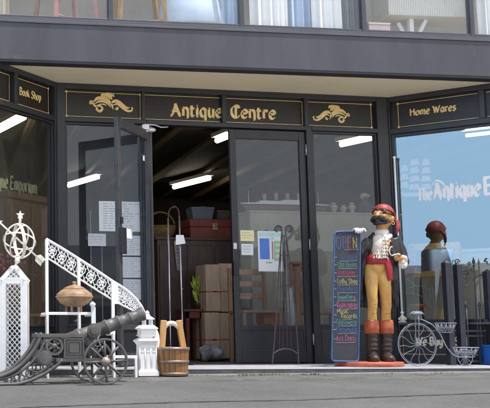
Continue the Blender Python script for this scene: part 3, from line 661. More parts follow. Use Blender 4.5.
for c in range(cells):
    t0 = .01+c/cells*.97; t1 = .01+(c+1)/cells*.97; tm = (t0+t1)/2
    if t1 > .93: continue
    cc = between(tm, .5); R = (between(tm, 1)-between(tm, 0)).length*.24
    mb.ring(cc, R, .0042, n=16, m=5)
    mb.tube([between(t0, 0), between(t1, 1)], .0042, 5); mb.tube([between(t0, 1), between(t1, 0)], .0042, 5)
    for k in range(5):
        a = 2*PI*k/5+.3; mb.ell(cc+V((math.cos(a)*R*.5, 0, math.sin(a)*R*.5)), R*.26, .004, R*.26, n=8, m=5)
    for s_ in (.16, .84):
        q = between(t0, s_); mb.ring(q, R*.5, .0036, n=10, m=4)
        q = between(tm, s_*.86+.07); mb.ell(q, R*.3, .004, R*.3, n=8, m=5)
mb.build('lace_panel', white, rail)
# -- stepped plant stand
YP = -1.20
b = at(90, 374, YP); st = thing('plant_stand', 'white metal stepped plant stand holding the copper pot', 'plant stand', (b.x, YP, gz(b)))
for (x0, x1, y) in ((45.5, 93, 313.5), (93, 115, 333), (112, 137, 357)):
    p, q = at(x0, y, YP), at(x1, y, YP); mb = MB(); mb.box(p.x, q.x, YP-.012, YP+.01, p.z-.012, p.z+.012)
    for k in range(4): mb.box(p.x+.004, q.x-.004, YP+.02+k*.05, YP+.05+k*.05, p.z-.008, p.z+.008)
    mb.box(p.x, p.x+.016, YP+.0105, YP+.22, p.z-.022, p.z-.0085); mb.box(q.x-.016, q.x, YP+.0105, YP+.22, p.z-.022, p.z-.0085)
    mb.build('shelf', white, st, bevel=.002)
for (x, y, w_) in ((47, 314.5, .016), (78.8, 314.5, .016), (92.6, 307, .036), (113, 333, .02), (135, 358, .02)):
    p = at(x, y, YP); mb = MB(); mb.box(p.x-w_/2, p.x+w_/2, YP-.03, YP-.0125, zp(p.x), p.z); mb.build('leg', white, st, bevel=.002)
p = at(92.6, 305, YP-.02); mb = MB(); mb.lathe([(.008, -.03), (.02, -.024), (.012, -.016), (.026, 0), (.024, .012), (.010, .024), (.001, .03)], p, 14); mb.build('finial', white, st)
# -- lidded pot
YB = -1.09
p0 = at(74.5, 312.2, YB); pot = thing('lidded_pot', 'round copper brown lidded pot on small feet, on the white plant stand', 'pot', p0)
copper = mat('aged_copper', (.22, .125, .065), .5, .0, var=.45, scale=14, bump=.15, bscale=30, col2=(.46, .31, .18))
K = lambda x, y: (abs(at(x, y, YB).x-p0.x), at(x, y, YB).z-p0.z)
prof = [(.02, K(0, 306.5)[1]), (.075, K(0, 306)[1]), (.125, K(0, 302.5)[1]), (.152, K(0, 298.6)[1]), (.157, K(0, 296.5)[1]), (.15, K(0, 293.5)[1]), (.115, K(0, 289.8)[1]), (.09, K(0, 288.4)[1])]
mb = MB(); mb.lathe(prof, p0, 32); mb.ring((p0.x, p0.y, p0.z+prof[4][1]), .157, .006, (0, 0, 1), n=40); mb.ring((p0.x, p0.y, p0.z+prof[7][1]), .09, .007, (0, 0, 1), n=36); mb.build('bowl', copper, pot)
mb = MB(); mb.lathe([(.086, K(0, 289.2)[1]), (.082, K(0, 287)[1]), (.055, K(0, 285.6)[1]), (.02, K(0, 284.4)[1]), (.012, K(0, 283)[1]), (.020, K(0, 282)[1]), (.012, K(0, 281)[1]), (.001, K(0, 280.8)[1])], p0, 28); mb.build('lid', copper, pot)
for k in range(5):
    a = 2*PI*k/5+.35; q = p0+V((.07*math.cos(a), .07*math.sin(a), 0)); mb = MB(); mb.lathe([(.006, 0), (.012, .012), (.008, .03), (.013, .062)], q, 8); mb.build('foot', copper, pot)
# -- lattice obelisk
YO = -1.30
pc = at(17, 375, YO); hw = (at(30.6, 300, YO).x-at(3.6, 300, YO).x)/2; zs = at(17, 280, YO).z; za = at(17, 265.5, YO).z; z0 = zp(pc.x); cx = at(17.2, 330, YO).x
ob = thing('lattice_obelisk', 'tall white garden obelisk with diamond lattice sides and pyramid top', 'garden obelisk', (cx, YO+hw, z0))
cy = YO+hw
mb = MB(); fwid = .052
faces = [Frame((cx-hw, cy-hw, 0), (1, 0, 0)), Frame((cx+hw, cy-hw, 0), (0, 1, 0)), Frame((cx+hw, cy+hw, 0), (-1, 0, 0)), Frame((cx-hw, cy+hw, 0), (0, -1, 0))]
for F in faces:
    mb.fbox(F, .004, fwid, z0, zs, -.012, 0); mb.fbox(F, 2*hw-fwid, 2*hw-.004, z0, zs, -.012, 0)
    mb.fbox(F, fwid, 2*hw-fwid, zs-.03, zs, -.012, -.001); mb.fbox(F, fwid, 2*hw-fwid, z0, z0+.06, -.012, -.001)
OC = V((cx, cy, 0)); OA = math.radians(-17)
mb.rot(OC, OA).build('frame', white, ob)
def lattice(mb, F, inside, a0, a1, b0, b1, pitch, w_, c):
    for sgn, cc in ((1, c), (-1, c+.004)):
        k0 = int((b0-(a1-a0))/pitch)-1
        for k in range(k0, int((b1+(a1-a0))/pitch)+2):
            pts = []
            N = 60
            seg = []
            for i in range(N+1):
                a = a0+(a1-a0)*i/N; b = k*pitch+sgn*(a-a0)*1.15
                if b0 <= b <= b1 and inside(a, b): seg.append((a, b))
                elif seg:
                    if len(seg) > 2: mb.bar(F.p(*seg[0], cc), F.p(*seg[-1], cc), .004, w_, upv=F.n)
                    seg = []
            if len(seg) > 2: mb.bar(F.p(*seg[0], cc), F.p(*seg[-1], cc), .004, w_, upv=F.n)
for F in faces:
    mb = MB(); lattice(mb, F, lambda a, b: True, fwid-.006, 2*hw-fwid+.006, z0+.05, zs-.02, .046, .013, -.010); mb.rot(OC, OA).build('lattice', white, ob)
apex = V((cx, cy, za))
mb = MB()
for sx in (-1, 1):
    for sy in (-1, 1): mb.bar(V((cx+sx*(hw-.01), cy+sy*(hw-.01), zs-.004)), apex+V((sx*.008, sy*.008, 0)), .045, .018)
for F in faces:
    nrm = F.n; o = F.p(hw, zs, -.004); up_ = (apex-o); Fp = Frame(F.p(0, zs, -.004), F.u, up_); Lh = up_.length
    lattice(mb, Fp, lambda a, b: b > .012 and abs(a-hw) < hw*(1-b/Lh)-.016, 0, 2*hw, 0, Lh, .05, .012, -.012)
    mb.fbox(F, .004, 2*hw-.004, zs+.001, zs+.02, -.02, -.001)
mb.rot(OC, OA).build('pyramid_top', white, ob)
# -- armillary sphere
ca = at(19.4, 241, cy); R = .144
arm = thing('armillary_sphere', 'white iron armillary sundial with arrow and star, on top of the lattice obelisk', 'sundial', apex)
sq = .94
whitew = mat('white_old_paint', (.84, .82, .74), .45, var=.1, scale=30, worn=((.48, .34, .22), 12, .64))
mb = MB(); mb.ring(ca, R, .0075, (.16, 1, .0), n=56, sx=.86); mb.build('meridian_ring', whitew, arm)
mb = MB()
for i in range(56):
    pass
def bandring(mb, c, R, ax, hw_, th=.004, n=56):
    ax = V(ax).normalized(); a = ax.cross(V((0, 0, 1))); a = a.normalized() if a.length > .01 else V((1, 0, 0)); b = a.cross(ax)
    vs = []
    for i in range(n):
        d = a*math.cos(2*PI*i/n)+b*math.sin(2*PI*i/n)
        vs += [V(c)+d*R+ax*hw_, V(c)+d*R-ax*hw_, V(c)+d*(R-th)-ax*hw_, V(c)+d*(R-th)+ax*hw_]
    mb.add(vs, [(4*i+k, 4*i+(k+1) % 4, 4*((i+1) % n)+(k+1) % 4, 4*((i+1) % n)+k) for i in range(n) for k in range(4)])
mb = MB(); bandring(mb, ca, R*.985, (1, .10, .10), .014); mb.build('hour_band', whitew, arm)
mb = MB(); bandring(mb, ca, R*.97, (.25, .42, 1), .007); mb.build('equator_ring', whitew, arm)
mb = MB(); bandring(mb, ca, R*.955, (-.80, .62, .42), .007); mb.build('ecliptic_ring', whitew, arm)
t0, t1 = at(-1, 222, cy-.03), at(43, 262.5, cy+.03)
mb = MB(); mb.tube([t0, t1], .008, 8); d = (t1-t0).normalized(); sd = V((d.z, 0, -d.x))
Fa = Frame(t0, d, sd); Ln = (t1-t0).length
mb.prism(Fa, [(-.03, 0), (.02, .028), (.012, 0), (.02, -.028)], -.004, .004)
for k in (0, .03):
    mb.prism(Fa, [(Ln-.085+k, 0), (Ln-.06+k, .036), (Ln-.025+k, .036), (Ln-.04+k, 0), (Ln-.025+k, -.036), (Ln-.06+k, -.036)], -.004+k*.05, .004+k*.05)
mb.build('arrow', whitew, arm)
mb = MB(); mb.tube([apex-V((0, 0, .02)), V((ca.x-.01, ca.y, ca.z-R))], .011, 8); mb.ell(at(17.3, 260.8, cy), .024, .024, .024); mb.build('ball_foot', whitew, arm)
mb = MB(); q = at(20.2, 215, cy); mb.tube([V((ca.x+.005, ca.y, ca.z+R-.004)), q], .012, 8); 
Fst = Frame(q, (1, 0, 0)); mb.prism(Fst, [((.038 if k % 2 == 0 else .017)*math.sin(k*PI/5), (.038 if k % 2 == 0 else .017)*math.cos(k*PI/5)) for k in range(10)], -.006, .006)
mb.build('star', whitew, arm)
# -- white pedestal (cast iron newel in the shape of a little tower)
YW = -1.13
pw = at(146.5, 376.5, YW); s_ = at(1, 0, YW).x-at(0, 0, YW).x; s_ = abs(at(150, 350, YW).x-at(149, 350, YW).x)
nw = thing('tower_pedestal', 'white painted stepped metal tower standing between the cannon and the bucket', 'garden ornament', (at(146, 360, YW).x, YW, zp(pw.x)+.008))
zz = lambda py: at(146, py, YW).z
xx = lambda px, py=345: at(px, py, YW).x
z00 = zp(pw.x)+.008
x0, x1 = xx(137), xx(154.5); dp = .062; cxn = (x0+x1)/2
def sqlathe(mb, prof, cx_, cy_):
    """stack of square rings (half width x, half depth y, height)"""
    vs = [(cx_+sx*hx, cy_+sy*hy, z) for hx, hy, z in prof for sx, sy in ((-1, -1), (1, -1), (1, 1), (-1, 1))]
    n = len(prof); mb.add(vs, [(4*j+i, 4*j+(i+1) % 4, 4*j+4+(i+1) % 4, 4*j+4+i) for j in range(n-1) for i in range(4)]+[(3, 2, 1, 0), (4*n-4, 4*n-3, 4*n-2, 4*n-1)])
hw_ = (x1-x0)/2
mb = MB(); sqlathe(mb, [(hw_+.012, dp+.012, z00), (hw_+.012, dp+.012, z00+.035), (hw_+.002, dp+.002, z00+.05), (hw_-.006, dp-.006, z00+.06), (hw_-.010, dp-.010, zz(345)), (hw_, dp, zz(343)), (hw_+.012, dp+.012, zz(341)), (hw_+.012, dp+.012, zz(340))], cxn, YW); mb.build('lower_body', white, nw, bevel=.003)
mb = MB(); sqlathe(mb, [(hw_+.006, dp+.006, zz(340)+.001), (hw_-.03, dp-.03, zz(337.5)), (.07, .06, zz(335))], cxn, YW); mb.build('lower_roof', white, nw)
mb = MB(); sqlathe(mb, [(.068, .058, zz(335)+.001), (.064, .054, zz(330)), (.082, .07, zz(329)), (.08, .068, zz(328)), (.058, .05, zz(325.8)), (.05, .045, zz(325))], cxn+.01, YW); mb.build('middle_body', white, nw, bevel=.003)
cx2 = xx(147.8)
mb = MB()
for (dx, dy) in ((-.03, -.03), (.03, -.03), (-.03, .03), (.03, .03)): mb.box(cx2+dx-.007, cx2+dx+.007, YW+dy-.007, YW+dy+.007, zz(325)+.001, zz(319.5))
sqlathe(mb, [(.05, .05, zz(319.5)+.001), (.046, .046, zz(318.4)), (.022, .022, zz(316.2)), (.012, .012, zz(313.5)), (.016, .016, zz(312.8)), (.004, .004, zz(310.5))], cx2, YW); mb.build('lantern_top', white, nw)
mb = MB(); mb.tube(catmull([(xx(155.8), YW, z00+.01), (xx(155.8), YW, zz(356)), (xx(157.2), YW, zz(342)), (xx(155.4), YW, zz(332)), (xx(152), YW, zz(327))], 6), interp_m([.026, .021, .027, .024, .012], 25), 12); mb.build('side_column', white, nw)
mb = MB(); yf = -(YW-dp)-.010
for k, px in enumerate((140, 145.8, 151.6)):
    c_ = xx(px); w_ = .014
    mb.fbox(W0, c_-w_, c_+w_, zz(369), zz(354), yf, yf+.006); mb.ring((c_, -yf-.004, zz(350)), .017, .004, n=16, m=5); mb.ell((c_, -yf-.004, zz(350)), .007, .005, .007, n=8, m=6)
    mb.tube([(c_-w_, -yf-.004, zz(353)), (c_, -yf-.004, zz(351.8)), (c_+w_, -yf-.004, zz(353))], .004, 5)
for px in (137.6, 142.9, 148.7, 154.0): c_ = xx(px); mb.tube([(c_, -yf-.003, z00+.06), (c_, -yf-.003, zz(345.5))], .006, 6)
mb.build('relief', white, nw)
# -- wooden bucket
YK = -1.14
bk = at(172.3, 376.3, YK-.1); cxk = at(172.3, 360, YK).x; zk0 = zp(cxk)+.008; sk = abs(at(173, 360, YK).x-at(172, 360, YK).x)
bu = thing('wooden_bucket', 'wooden stave bucket with two tall ears and arched crossbar before the doorway', 'bucket', (cxk, YK, zk0))
zb = lambda py: at(172, py, YK).z
R1, R0 = 16.0*sk, 14.3*sk; ht = zb(347.5)-zk0
for half in (0,):
    mb = MB(); NS = 18
    for k in range(NS):
        a0 = 2*PI*k/NS+.012; a1 = 2*PI*(k+1)/NS-.012; vs = []
        for (r, z) in ((R0, 0), (R1, ht), (R1-.018, ht), (R0-.018, .0)):
            for j in range(4): a = a0+(a1-a0)*j/3; vs.append((cxk+r*math.cos(a), YK+r*math.sin(a), zk0+z))
        mb.add(vs, [(i*4+j, i*4+j+1, ((i+1) % 4)*4+j+1, ((i+1) % 4)*4+j) for i in range(4) for j in range(3)])
    mb.build('stave_body', wood, bu, bevel=.002)
mb = MB(); mb.lathe([(.001, .03), (R0-.02, .03), (R0-.02, .045), (.001, .045)], (cxk, YK, zk0), 24); mb.build('bottom', wood, bu)
for py in (361.5, 348.6, 373.5):
    h = zb(py)-zk0; r = R0+(R1-R0)*h/ht; mb = MB(); mb.lathe([(r+.001, -.012), (r+.006, -.011), (r+.0065, .011), (r+.001, .012), (r-.002, .0)], (cxk, YK, zk0+h), 36); mb.build('hoop', mat('hoop_metal', (.34, .25, .20), .4, .5, var=.25, scale=20), bu)
for (xb, xt) in ((161.3, 163.8), (184.3, 178.6)):
    p, q = at(xb, 349, YK), at(xt, 320.3, YK); mb = MB(); mb.bar(p-V((0, 0, .05)), q, .05, .035, upv=(0, 1, 0)); mb.build('ear', woodl, bu, bevel=.006)
mb = MB(); mb.tube(catmull([at(163.5, 328.5, YK), at(167, 324.6, YK), at(171, 323.3, YK), at(175, 324.2, YK), at(179, 327.8, YK)], 6), .021, 8, flat=.8); mb.build('crossbar', mat('sunlit_wood', (.80, .70, .55), .5, var=.15, scale=10), bu)  # crossbar coloured paler than the staves, the sun on it is in the colour

# ================================================================== CANNON
YC = -1.66; YWH = -1.86; YWF = -1.46
pc = at(100, 384, YWH); ca_z = zr(pc.x, YWH)
cn = thing('cannon', 'grey cast iron cannon with ringed barrel and spoked wheels, pointing right', 'cannon', (at(95, 380, YC).x, YC, zr(pc.x, YC)))
# wheels
hub = at(105.5, 361.6, YWH); Rw = hub.z-zr(hub.x, YWH)-.001
def wheel(c):
    mb = MB(); bandring(mb, c, Rw, (0, 1, 0), .012, th=.017, n=48); w_ = mb.build('wheel', iron, cn, bevel=.004)
    mb = MB()
    for k in range(8):
        a = 2*PI*k/8+.05; d = V((math.cos(a), 0, math.sin(a)))
        mb.tube([c+d*.02, c+d*Rw*.5, c+d*(Rw-.012)], [.013, .009, .011], 8)
    mb.build('spokes', iron, w_)
    mb = MB(); mb.lathe([(.001, -.035), (.018, -.035), (.022, -.025), (.034, -.02), (.038, 0), (.034, .02), (.02, .03), (.001, .03)], c, 18, ax=(0, 1, 0)); mb.build('hub', mat('hub_iron', (.36, .28, .24), .5, .3, var=.3, scale=20), w_)
wheel(hub); wheel(V((hub.x, YWF, hub.z)))
mb = MB(); mb.tube([(hub.x, YWH, hub.z), (hub.x, YWF, hub.z)], .014, 10); mb.build('axle', iron, cn)
# barrel
m0, b0_ = at(143.2, 313.6, YC), at(64, 342.5, YC); ax_ = (m0-b0_).normalized(); Lb = (m0-b0_).length
px1 = Lb/86.0
mb = MB(); r_ = lambda k: k*px1
rr_ = .93
prof = [(.001, -r_(7)), (r_(2.2), -r_(6.6)), (r_(2.4), -r_(5)), (r_(1.4), -r_(3.6)), (r_(4), -r_(2)), (r_(8), 0), (r_(8.2), r_(14)), (r_(9), r_(14.5)), (r_(9), r_(17)), (r_(7.8), r_(17.5)), (r_(7.1), r_(44)), (r_(8.1), r_(44.5)), (r_(8.1), r_(46.5)), (r_(7), r_(47)), (r_(6.7), r_(57)), (r_(7.7), r_(57.6)), (r_(7.7), r_(59.6)), (r_(6.5), r_(60)), (r_(6.2), r_(70)), (r_(7.1), r_(70.6)), (r_(7.1), r_(72.2)), (r_(6.1), r_(72.8)), (r_(6.3), r_(80)), (r_(7.4), r_(84)), (r_(7.4), Lb), (r_(4.4), Lb), (r_(4.2), Lb-.1), (.001, Lb-.1)]
mb.lathe([(r*rr_, z) for r, z in prof], b0_, 28, ax=ax_); mb.build('barrel', iron, cn)
tr_ = at(93, 330.5, YC-.085); mb = MB(); mb.lathe([(.03, .11), (.032, -.02), (.054, -.022), (.056, -.036), (.035, -.04), (.032, -.05), (.001, -.052)], tr_, 20, ax=(0, 1, 0), smooth=False); mb.build('trunnion', iron, cn)
# carriage side plates with cast wheel rosette and nested square
def cheek(yy, front):
    F = Frame((0, yy, 0), (1, 0, 0)); pp = lambda x, y: ((lambda q: (q.x, q.z))(at(x, y, YC-.085)))
    mb = MB()
    def seg(pts, w_, t=.014, closed=False, c=0):
        q = [V((*pp(*p), 0)) for p in pts]; 
        for i in range(len(q)-1): mb.bar(F.p(q[i].x, q[i].y, c), F.p(q[i+1].x, q[i+1].y, c), t, w_, upv=(0, 1, 0)) if False else mb.tube([F.p(q[i].x, q[i].y, c), F.p(q[i+1].x, q[i+1].y, c)], w_/2, 4)
    def plate(pts, c0, c1): mb.prism(F, [pp(*p) for p in pts][::-1], c0, c1)
    plate([(36.5, 333.8), (84.5, 333.8), (84.5, 337.4), (36.5, 337.4)], -.012, .016)      # top rail
    plate([(56, 358.2), (101, 358.6), (101, 361.6), (56, 362.2)], -.012, .012)            # bottom rail
    plate([(63.6, 338), (84, 338), (84, 358), (63.6, 358)], -.008, .004)                  # square panel
    w2 = cheekpart = mb.build('carriage_side', iron, cn, bevel=.002)
    mb2 = MB()
    for (i0, i1, h) in ((0, 1.6, .013), (3.2, 4.2, .010), (5.4, 10, .012)):
        if i1 > 9: mb2.prism(F, [pp(63.6+i0, 338+i0), pp(84-i0, 338+i0), pp(84-i0, 358-i0), pp(63.6+i0, 358-i0)][::-1], .004, h)
        else:
            for (xa, ya, xb, yb) in ((63.6+i0, 338+i0, 84-i0, 338+i1), (63.6+i0, 358-i1, 84-i0, 358-i0), (63.6+i0, 338+i1, 63.6+i1, 358-i1), (84-i1, 338+i1, 84-i0, 358-i1)):
                mb2.prism(F, [pp(xa, ya), pp(xb, ya), pp(xb, yb), pp(xa, yb)][::-1], .004, h)
    mb2.build('nested_square', iron, w2)
    mb3 = MB(); cc = V((pp(54.3, 346.3)[0], yy, pp(54.3, 346.3)[1])); rr = pp(63.2, 346)[0]-cc.x
    bandring(mb3, cc, rr, (0, 1, 0), .012, th=.018, n=32)
    for k in range(6): a = PI*k/3+PI/6; d = V((math.cos(a), 0, math.sin(a))); mb3.tube([cc+d*.012, cc+d*(rr-.01)], [.013, .008], 6)
    mb3.lathe([(.001, -.018), (.02, -.016), (.024, 0), (.02, .012), (.001, .014)], cc, 14, ax=(0, 1, 0)); mb3.build('wheel_rosette', iron, w2)
cheek(YC-.085, True); cheek(YC+.085, False)
# curved trail
def trail(yy):
    F = Frame((0, yy, 0), (1, 0, 0)); P2 = lambda x, y: (lambda q: V((q.x, q.z, 0)))(at(x, y, YC-.085))
    up_ = catmull([P2(*p) for p in ((41.5, 333), (38.2, 342), (34, 350), (27.5, 358.5), (18, 367.5), (7, 374), (-6, 378), (-20, 380))], 5)
    lo_ = catmull([P2(*p) for p in ((62, 360), (56, 366), (48, 371.5), (39, 376.5), (29, 381), (16, 384.2), (0, 386.3), (-20, 387))], 5)
    zf = min(p.y for p in lo_); zg = zr(at(-10, 386, yy).x, yy)
    mb = MB()
    for line, w_ in ((up_, .017), (lo_, .015)):
        mb.tube([F.p(p.x, max(p.y, zg+.012), 0) for p in line], w_, 6)
    # inner curve that bounds the perforated web
    md_ = catmull([P2(*p) for p in ((45, 336), (43, 345), (39.5, 352), (33, 361), (23, 370), (11, 376.4), (-4, 380.2), (-20, 382))], 5)
    mb.tube([F.p(p.x, max(p.y, zg+.02), 0) for p in md_], .011, 6)
    o = mb.build('trail', iron, cn)
    mb = MB()
    for (x, y, r) in ((44.3, 358, 6.3),):
        q = P2(x, y); mb.lathe([(.001, -.022), (r*.0075, -.02), (r*.0078, -.014), (r*.0095, -.014), (r*.0098, .01), (.001, .012)], F.p(q.x, q.y, 0), 22, ax=(0, 1, 0), smooth=False)
    for (x, y, r) in ((36.5, 368, 4.2), (29.5, 373.5, 3.6), (21.5, 378, 3.0), (13.5, 381, 2.5), (6, 383, 2.0), (50, 367, 2.6)):
        q = P2(x, y); mb.ring(F.p(q.x, q.y, 0), r*.0078, .006, n=18, m=6); 
    mb.build('trail_rings', iron, o)
    mb = MB()
    for (p, q, w_) in (((44, 336), (47, 352), .012), ((38, 336), (45, 345), .01), ((86, 338), (103, 360), .014), ((100, 334), (88, 360), .013), ((93, 336), (93, 358), .018), ((85, 349), (98, 349), .012), ((97, 338), (106, 358), .012)):
        a, b = P2(*p), P2(*q); mb = MB(); mb.tube([F.p(a.x, a.y, 0), F.p(b.x, b.y, 0)], w_/2*1.1, 6); mb.build('strut', iron, o)
    for (x, y, r) in ((88, 342, 3), (97, 344, 3), (92, 352, 3.2)):
        q = P2(x, y); mb = MB(); mb.ring(F.p(q.x, q.y, 0), r*.0078, .006, n=16, m=6); mb.build('strut_ring', iron, o)
trail(YC-.085); trail(YC+.085)
mb = MB()
for (x, y) in ((60, 360), (92, 333), (46, 345), (20, 375)):
    q = at(x, y, YC-.085); mb.tube([(q.x, YC-.085, q.z), (q.x, YC+.085, q.z)], .010, 8)
mb.build('crossbar', iron, cn)

# ================================================================== PIRATE STATUE AND BOARD
YS = -.72
SP = abs(at(379, 290, YS).x-at(378, 290, YS).x)          # metres per photo pixel there
cxp = at(367, 365, YS).x
pst = thing('pirate_statue', 'painted pirate statue with red bandana, black coat and brown boots on a red disc base', 'statue', (cxp, YS, 0))
def pp(px, py, dy=0): q = at(px, py, YS); return V((q.x, YS+dy, q.z))
ochre = mat('statue_ochre', (.60, .30, .065), .4, var=.14, scale=7, bump=.16, bscale=18, col2=(.76, .46, .15), worn=((.40, .22, .08), 11, .63))
face_m = mat('statue_skin', (.46, .20, .055), .4, var=.15, scale=18, col2=(.66, .36, .12))
blackc = mat('statue_black', (.014, .014, .017), .33, var=.5, scale=9, bump=.3, bscale=12, col2=(.045, .045, .052), worn=((.16, .15, .14), 14, .66))
redc = mat('statue_red', (.42, .03, .04), .4, var=.2, scale=14, worn=((.26, .03, .03), 12, .60))
frill = mat('statue_cream', (.74, .66, .58), .5, var=.15, scale=30, bump=.25, bscale=50)
bootm = mat('statue_boot', (.055, .038, .032), .38, var=.4, scale=12, bump=.35, bscale=30, worn=((.14, .11, .09), 18, .62))
cuffm = mat('statue_boot_cuff', (.50, .13, .06), .45, var=.25, scale=18, bump=.3, bscale=35, worn=((.22, .07, .04), 16, .60))
basem = mat('statue_base_red', (.50, .13, .07), .4, var=.25, scale=14, worn=((.24, .10, .07), 9, .58))
mb = MB(); zb_ = .042; mb.lathe([(.298, 0), (.302, .004), (.302, zb_-.006), (.296, zb_), (.001, zb_)], (cxp, YS-.04, 0), 48, sy=1.0); mb.build('base', basem, pst)
# body: one continuous remeshed surface (legs, trunk, neck, head)
mb = MB()
def limb(mb, pts, rs, n=14): mb.tube(catmull(pts, 5), [rs[0]+0]*0 or interp(rs, (len(pts)-1)*5+1), n)
def interp(rs, n):
    out = []
    for i in range(n): t = i/(n-1)*(len(rs)-1); k = min(int(t), len(rs)-2); out.append((rs[k]+(rs[k+1]-rs[k])*(t-k))*SP)
    return out
limb(mb, [pp(370.8, 266), pp(370.3, 283, -.02), pp(370.8, 303, -.03), pp(371, 312, -.02), pp(371.6, 328), pp(371.8, 350, .01)], [6.2, 5.7, 4.3, 4.1, 4.4, 3.8])
limb(mb, [pp(381.5, 266), pp(383, 283, -.02), pp(384.4, 303, -.03), pp(384.8, 312, -.02), pp(385.6, 328), pp(385.8, 350, .01)], [6.6, 6.2, 4.6, 4.3, 4.5, 3.8])
mb.ell(pp(376.2, 268), 11*SP, 8.5*SP, 9.5*SP)
mb.ell(pp(374, 268.5, -.02), 7.5*SP, 7.5*SP, 7*SP)
limb(mb, [pp(377.5, 264), pp(379, 254), pp(380.5, 244), pp(381.5, 237)], [9.5, 9.5, 11.5, 8.5])
limb(mb, [pp(382, 240, .01), pp(382, 228, .0)], [5.5, 5.2])
hc = pp(382.6, 217, -.01)
RH = Matrix.Rotation(math.radians(-55), 3, 'Z') @ Matrix.Rotation(math.radians(-17), 3, 'X')   # looks to the viewer's left, chin up
def hp(x, y, z): return hc + RH @ V((x*SP, y*SP, z*SP))          # head space: -y is the face
mb.ell(hc, 8.6*SP, 10*SP, 11.5*SP, RH)
mb.ell(hp(0, -4.2, -6), 5.6*SP, 6*SP, 6.2*SP, RH)                 # jaw
mb.ell(hp(0, -9.3, .2), 5.4*SP, 2.4*SP, 1.6*SP, RH)               # brow / cheek line
for sx in (-1, 1):
    mb.ell(hp(4.0*sx, -8.0, -3.0), 2.6*SP, 2.6*SP, 2.2*SP, RH)    # cheeks
    mb.ell(hp(8.8*sx, .8, -2.5), 1.3*SP, 2.2*SP, 3.2*SP, RH)      # ears
mb.tube([hp(0, -9.2, 2.0), hp(0, -11.2, -1.2), hp(0, -12.4, -3.4), hp(0, -10.2, -4.4)], [1.3*SP, 1.7*SP, 2.3*SP, 1.5*SP], 10)     # nose
limb(mb, [pp(391, 240, .0), pp(397, 248, -.005), pp(399.6, 256, -.02), pp(399, 262.5, -.06), pp(394, 261.5, -.115), pp(389, 259, -.16)], [3.4, 3.0, 2.6, 2.4, 2.3, 2.4])
limb(mb, [pp(369, 241.5, 0), pp(362.6, 249, -.005), pp(359, 256.5, -.012), pp(355, 250.5, -.05), pp(351.8, 242, -.085), pp(350.8, 235, -.10)], [3.0, 2.6, 2.4, 2.2, 2.2, 2.2])
bo = folds(mb.build('body', ochre, pst, remesh=.0075, smooth_it=3), .0035, (20, 20, 13)); bo.data.materials.append(face_m)
zn = pp(382, 235).z
for f_ in bo.data.polygons:
    if f_.center.z > zn: f_.material_index = 1
# eyes, eye patch, moustache, beard
mb = MB(); mb.ell(hp(-3.2, -9.6, 1.3), 1.5*SP, .8*SP, 1.0*SP, RH); mb.build('eye', mat('eye_white', (.75, .72, .62), .3), pst)
mb = MB(); mb.ell(hp(-3.4, -10.3, 1.2), .7*SP, .4*SP, .75*SP, RH); mb.build('pupil', blackc, pst)
mb = MB(); mb.ell(hp(3.5, -9.2, 1.2), 3.0*SP, 1.5*SP, 2.7*SP, RH)
mb.tube([hp(1.0, -10.4, 2.6), hp(-3, -10.0, 4.6), hp(-7, -6.2, 6.2)], .5*SP, 6); mb.tube([hp(5.6, -8.2, .8), hp(8.4, -4, .6), hp(9, 0, 1)], .6*SP, 6); mb.build('eye_patch', blackc, pst)
mb = MB()
for sx in (-1, 1):
    mb.tube(catmull([hp(.2*sx, -11.2, -5.6), hp(3.2*sx, -10.8, -5.2), hp(6.4*sx, -8.0, -6.6), hp(8.2*sx, -5.5, -4.6)], 5), interp([1.7, 2.5, 1.8, .5], 16), 8)
mb.build('moustache', blackc, pst, remesh=.005, smooth_it=2)
mb = MB(); mb.ell(hp(0, -9.0, -9.6), 4.4*SP, 2.9*SP, 2.5*SP, RH)
for sx in (-1, 1): mb.tube([hp(2*sx, -8.6, -9.2), hp(5.6*sx, -5.0, -8), hp(7.4*sx, -1.2, -5)], [2.2*SP, 1.7*SP, 1.0*SP], 8)
mb.build('beard', blackc, pst, remesh=.006, smooth_it=2)
mb = MB(); mb.tube([hp(-1.6, -11.0, -7.6), hp(1.6, -11.0, -7.6)], .55*SP, 6); mb.build('mouth', mat('lip', (.36, .10, .06), .4), pst)
# bandana
mb = MB()
vs = []; N, M_ = 28, 9
for j in range(M_+1):
    t = (PI*.5)*j/M_*1.06
    for k in range(N):
        a = 2*PI*k/N
        z = 3.4+1.2*math.sin(a)*-1 + 9.3*math.sin(min(t, PI/2)) if j else 2.6-1.6*math.sin(a)*-1*-1
        r = math.cos(min(t, PI/2))
        vs.append(hp(9.5*r*math.cos(a), 10.8*r*math.sin(a)+.4, (2.8+(1.6*(-math.sin(a)) if True else 0))*1 + 9.4*math.sin(min(t, PI/2)) - (1.6*(-math.sin(a)))*math.sin(min(t, PI/2))))
mb.add(vs, [(j*N+k, j*N+(k+1) % N, (j+1)*N+(k+1) % N, (j+1)*N+k) for j in range(M_) for k in range(N)], True)
mb.ring(hp(0, .4, 3.1), 9.6*SP, .9*SP, RH @ V((0, .16, 1)), n=30, m=7)
mb.tube(catmull([hp(6, 9, 2), hp(9, 11, -2), hp(9.5, 11, -8), hp(8.5, 12, -13)], 5), interp([1.2, 2.2, 2.0, .8], 16), 8, flat=.45)
mb.ell(hp(6.2, 8.6, 2.4), 2*SP, 2*SP, 1.8*SP)
mb.build('bandana', mat('bandana_red', (.26, .022, .026), .5, var=.2, scale=40, col2=(.40, .07, .07), worn=((.72, .46, .40), 60, .62)), pst)
# earring
mb = MB(); mb.ring(hp(9.6, .8, -6.6), 1.3*SP, .3*SP, (0, 1, 0), n=16, m=5); mb.build('earring', gold, pst)
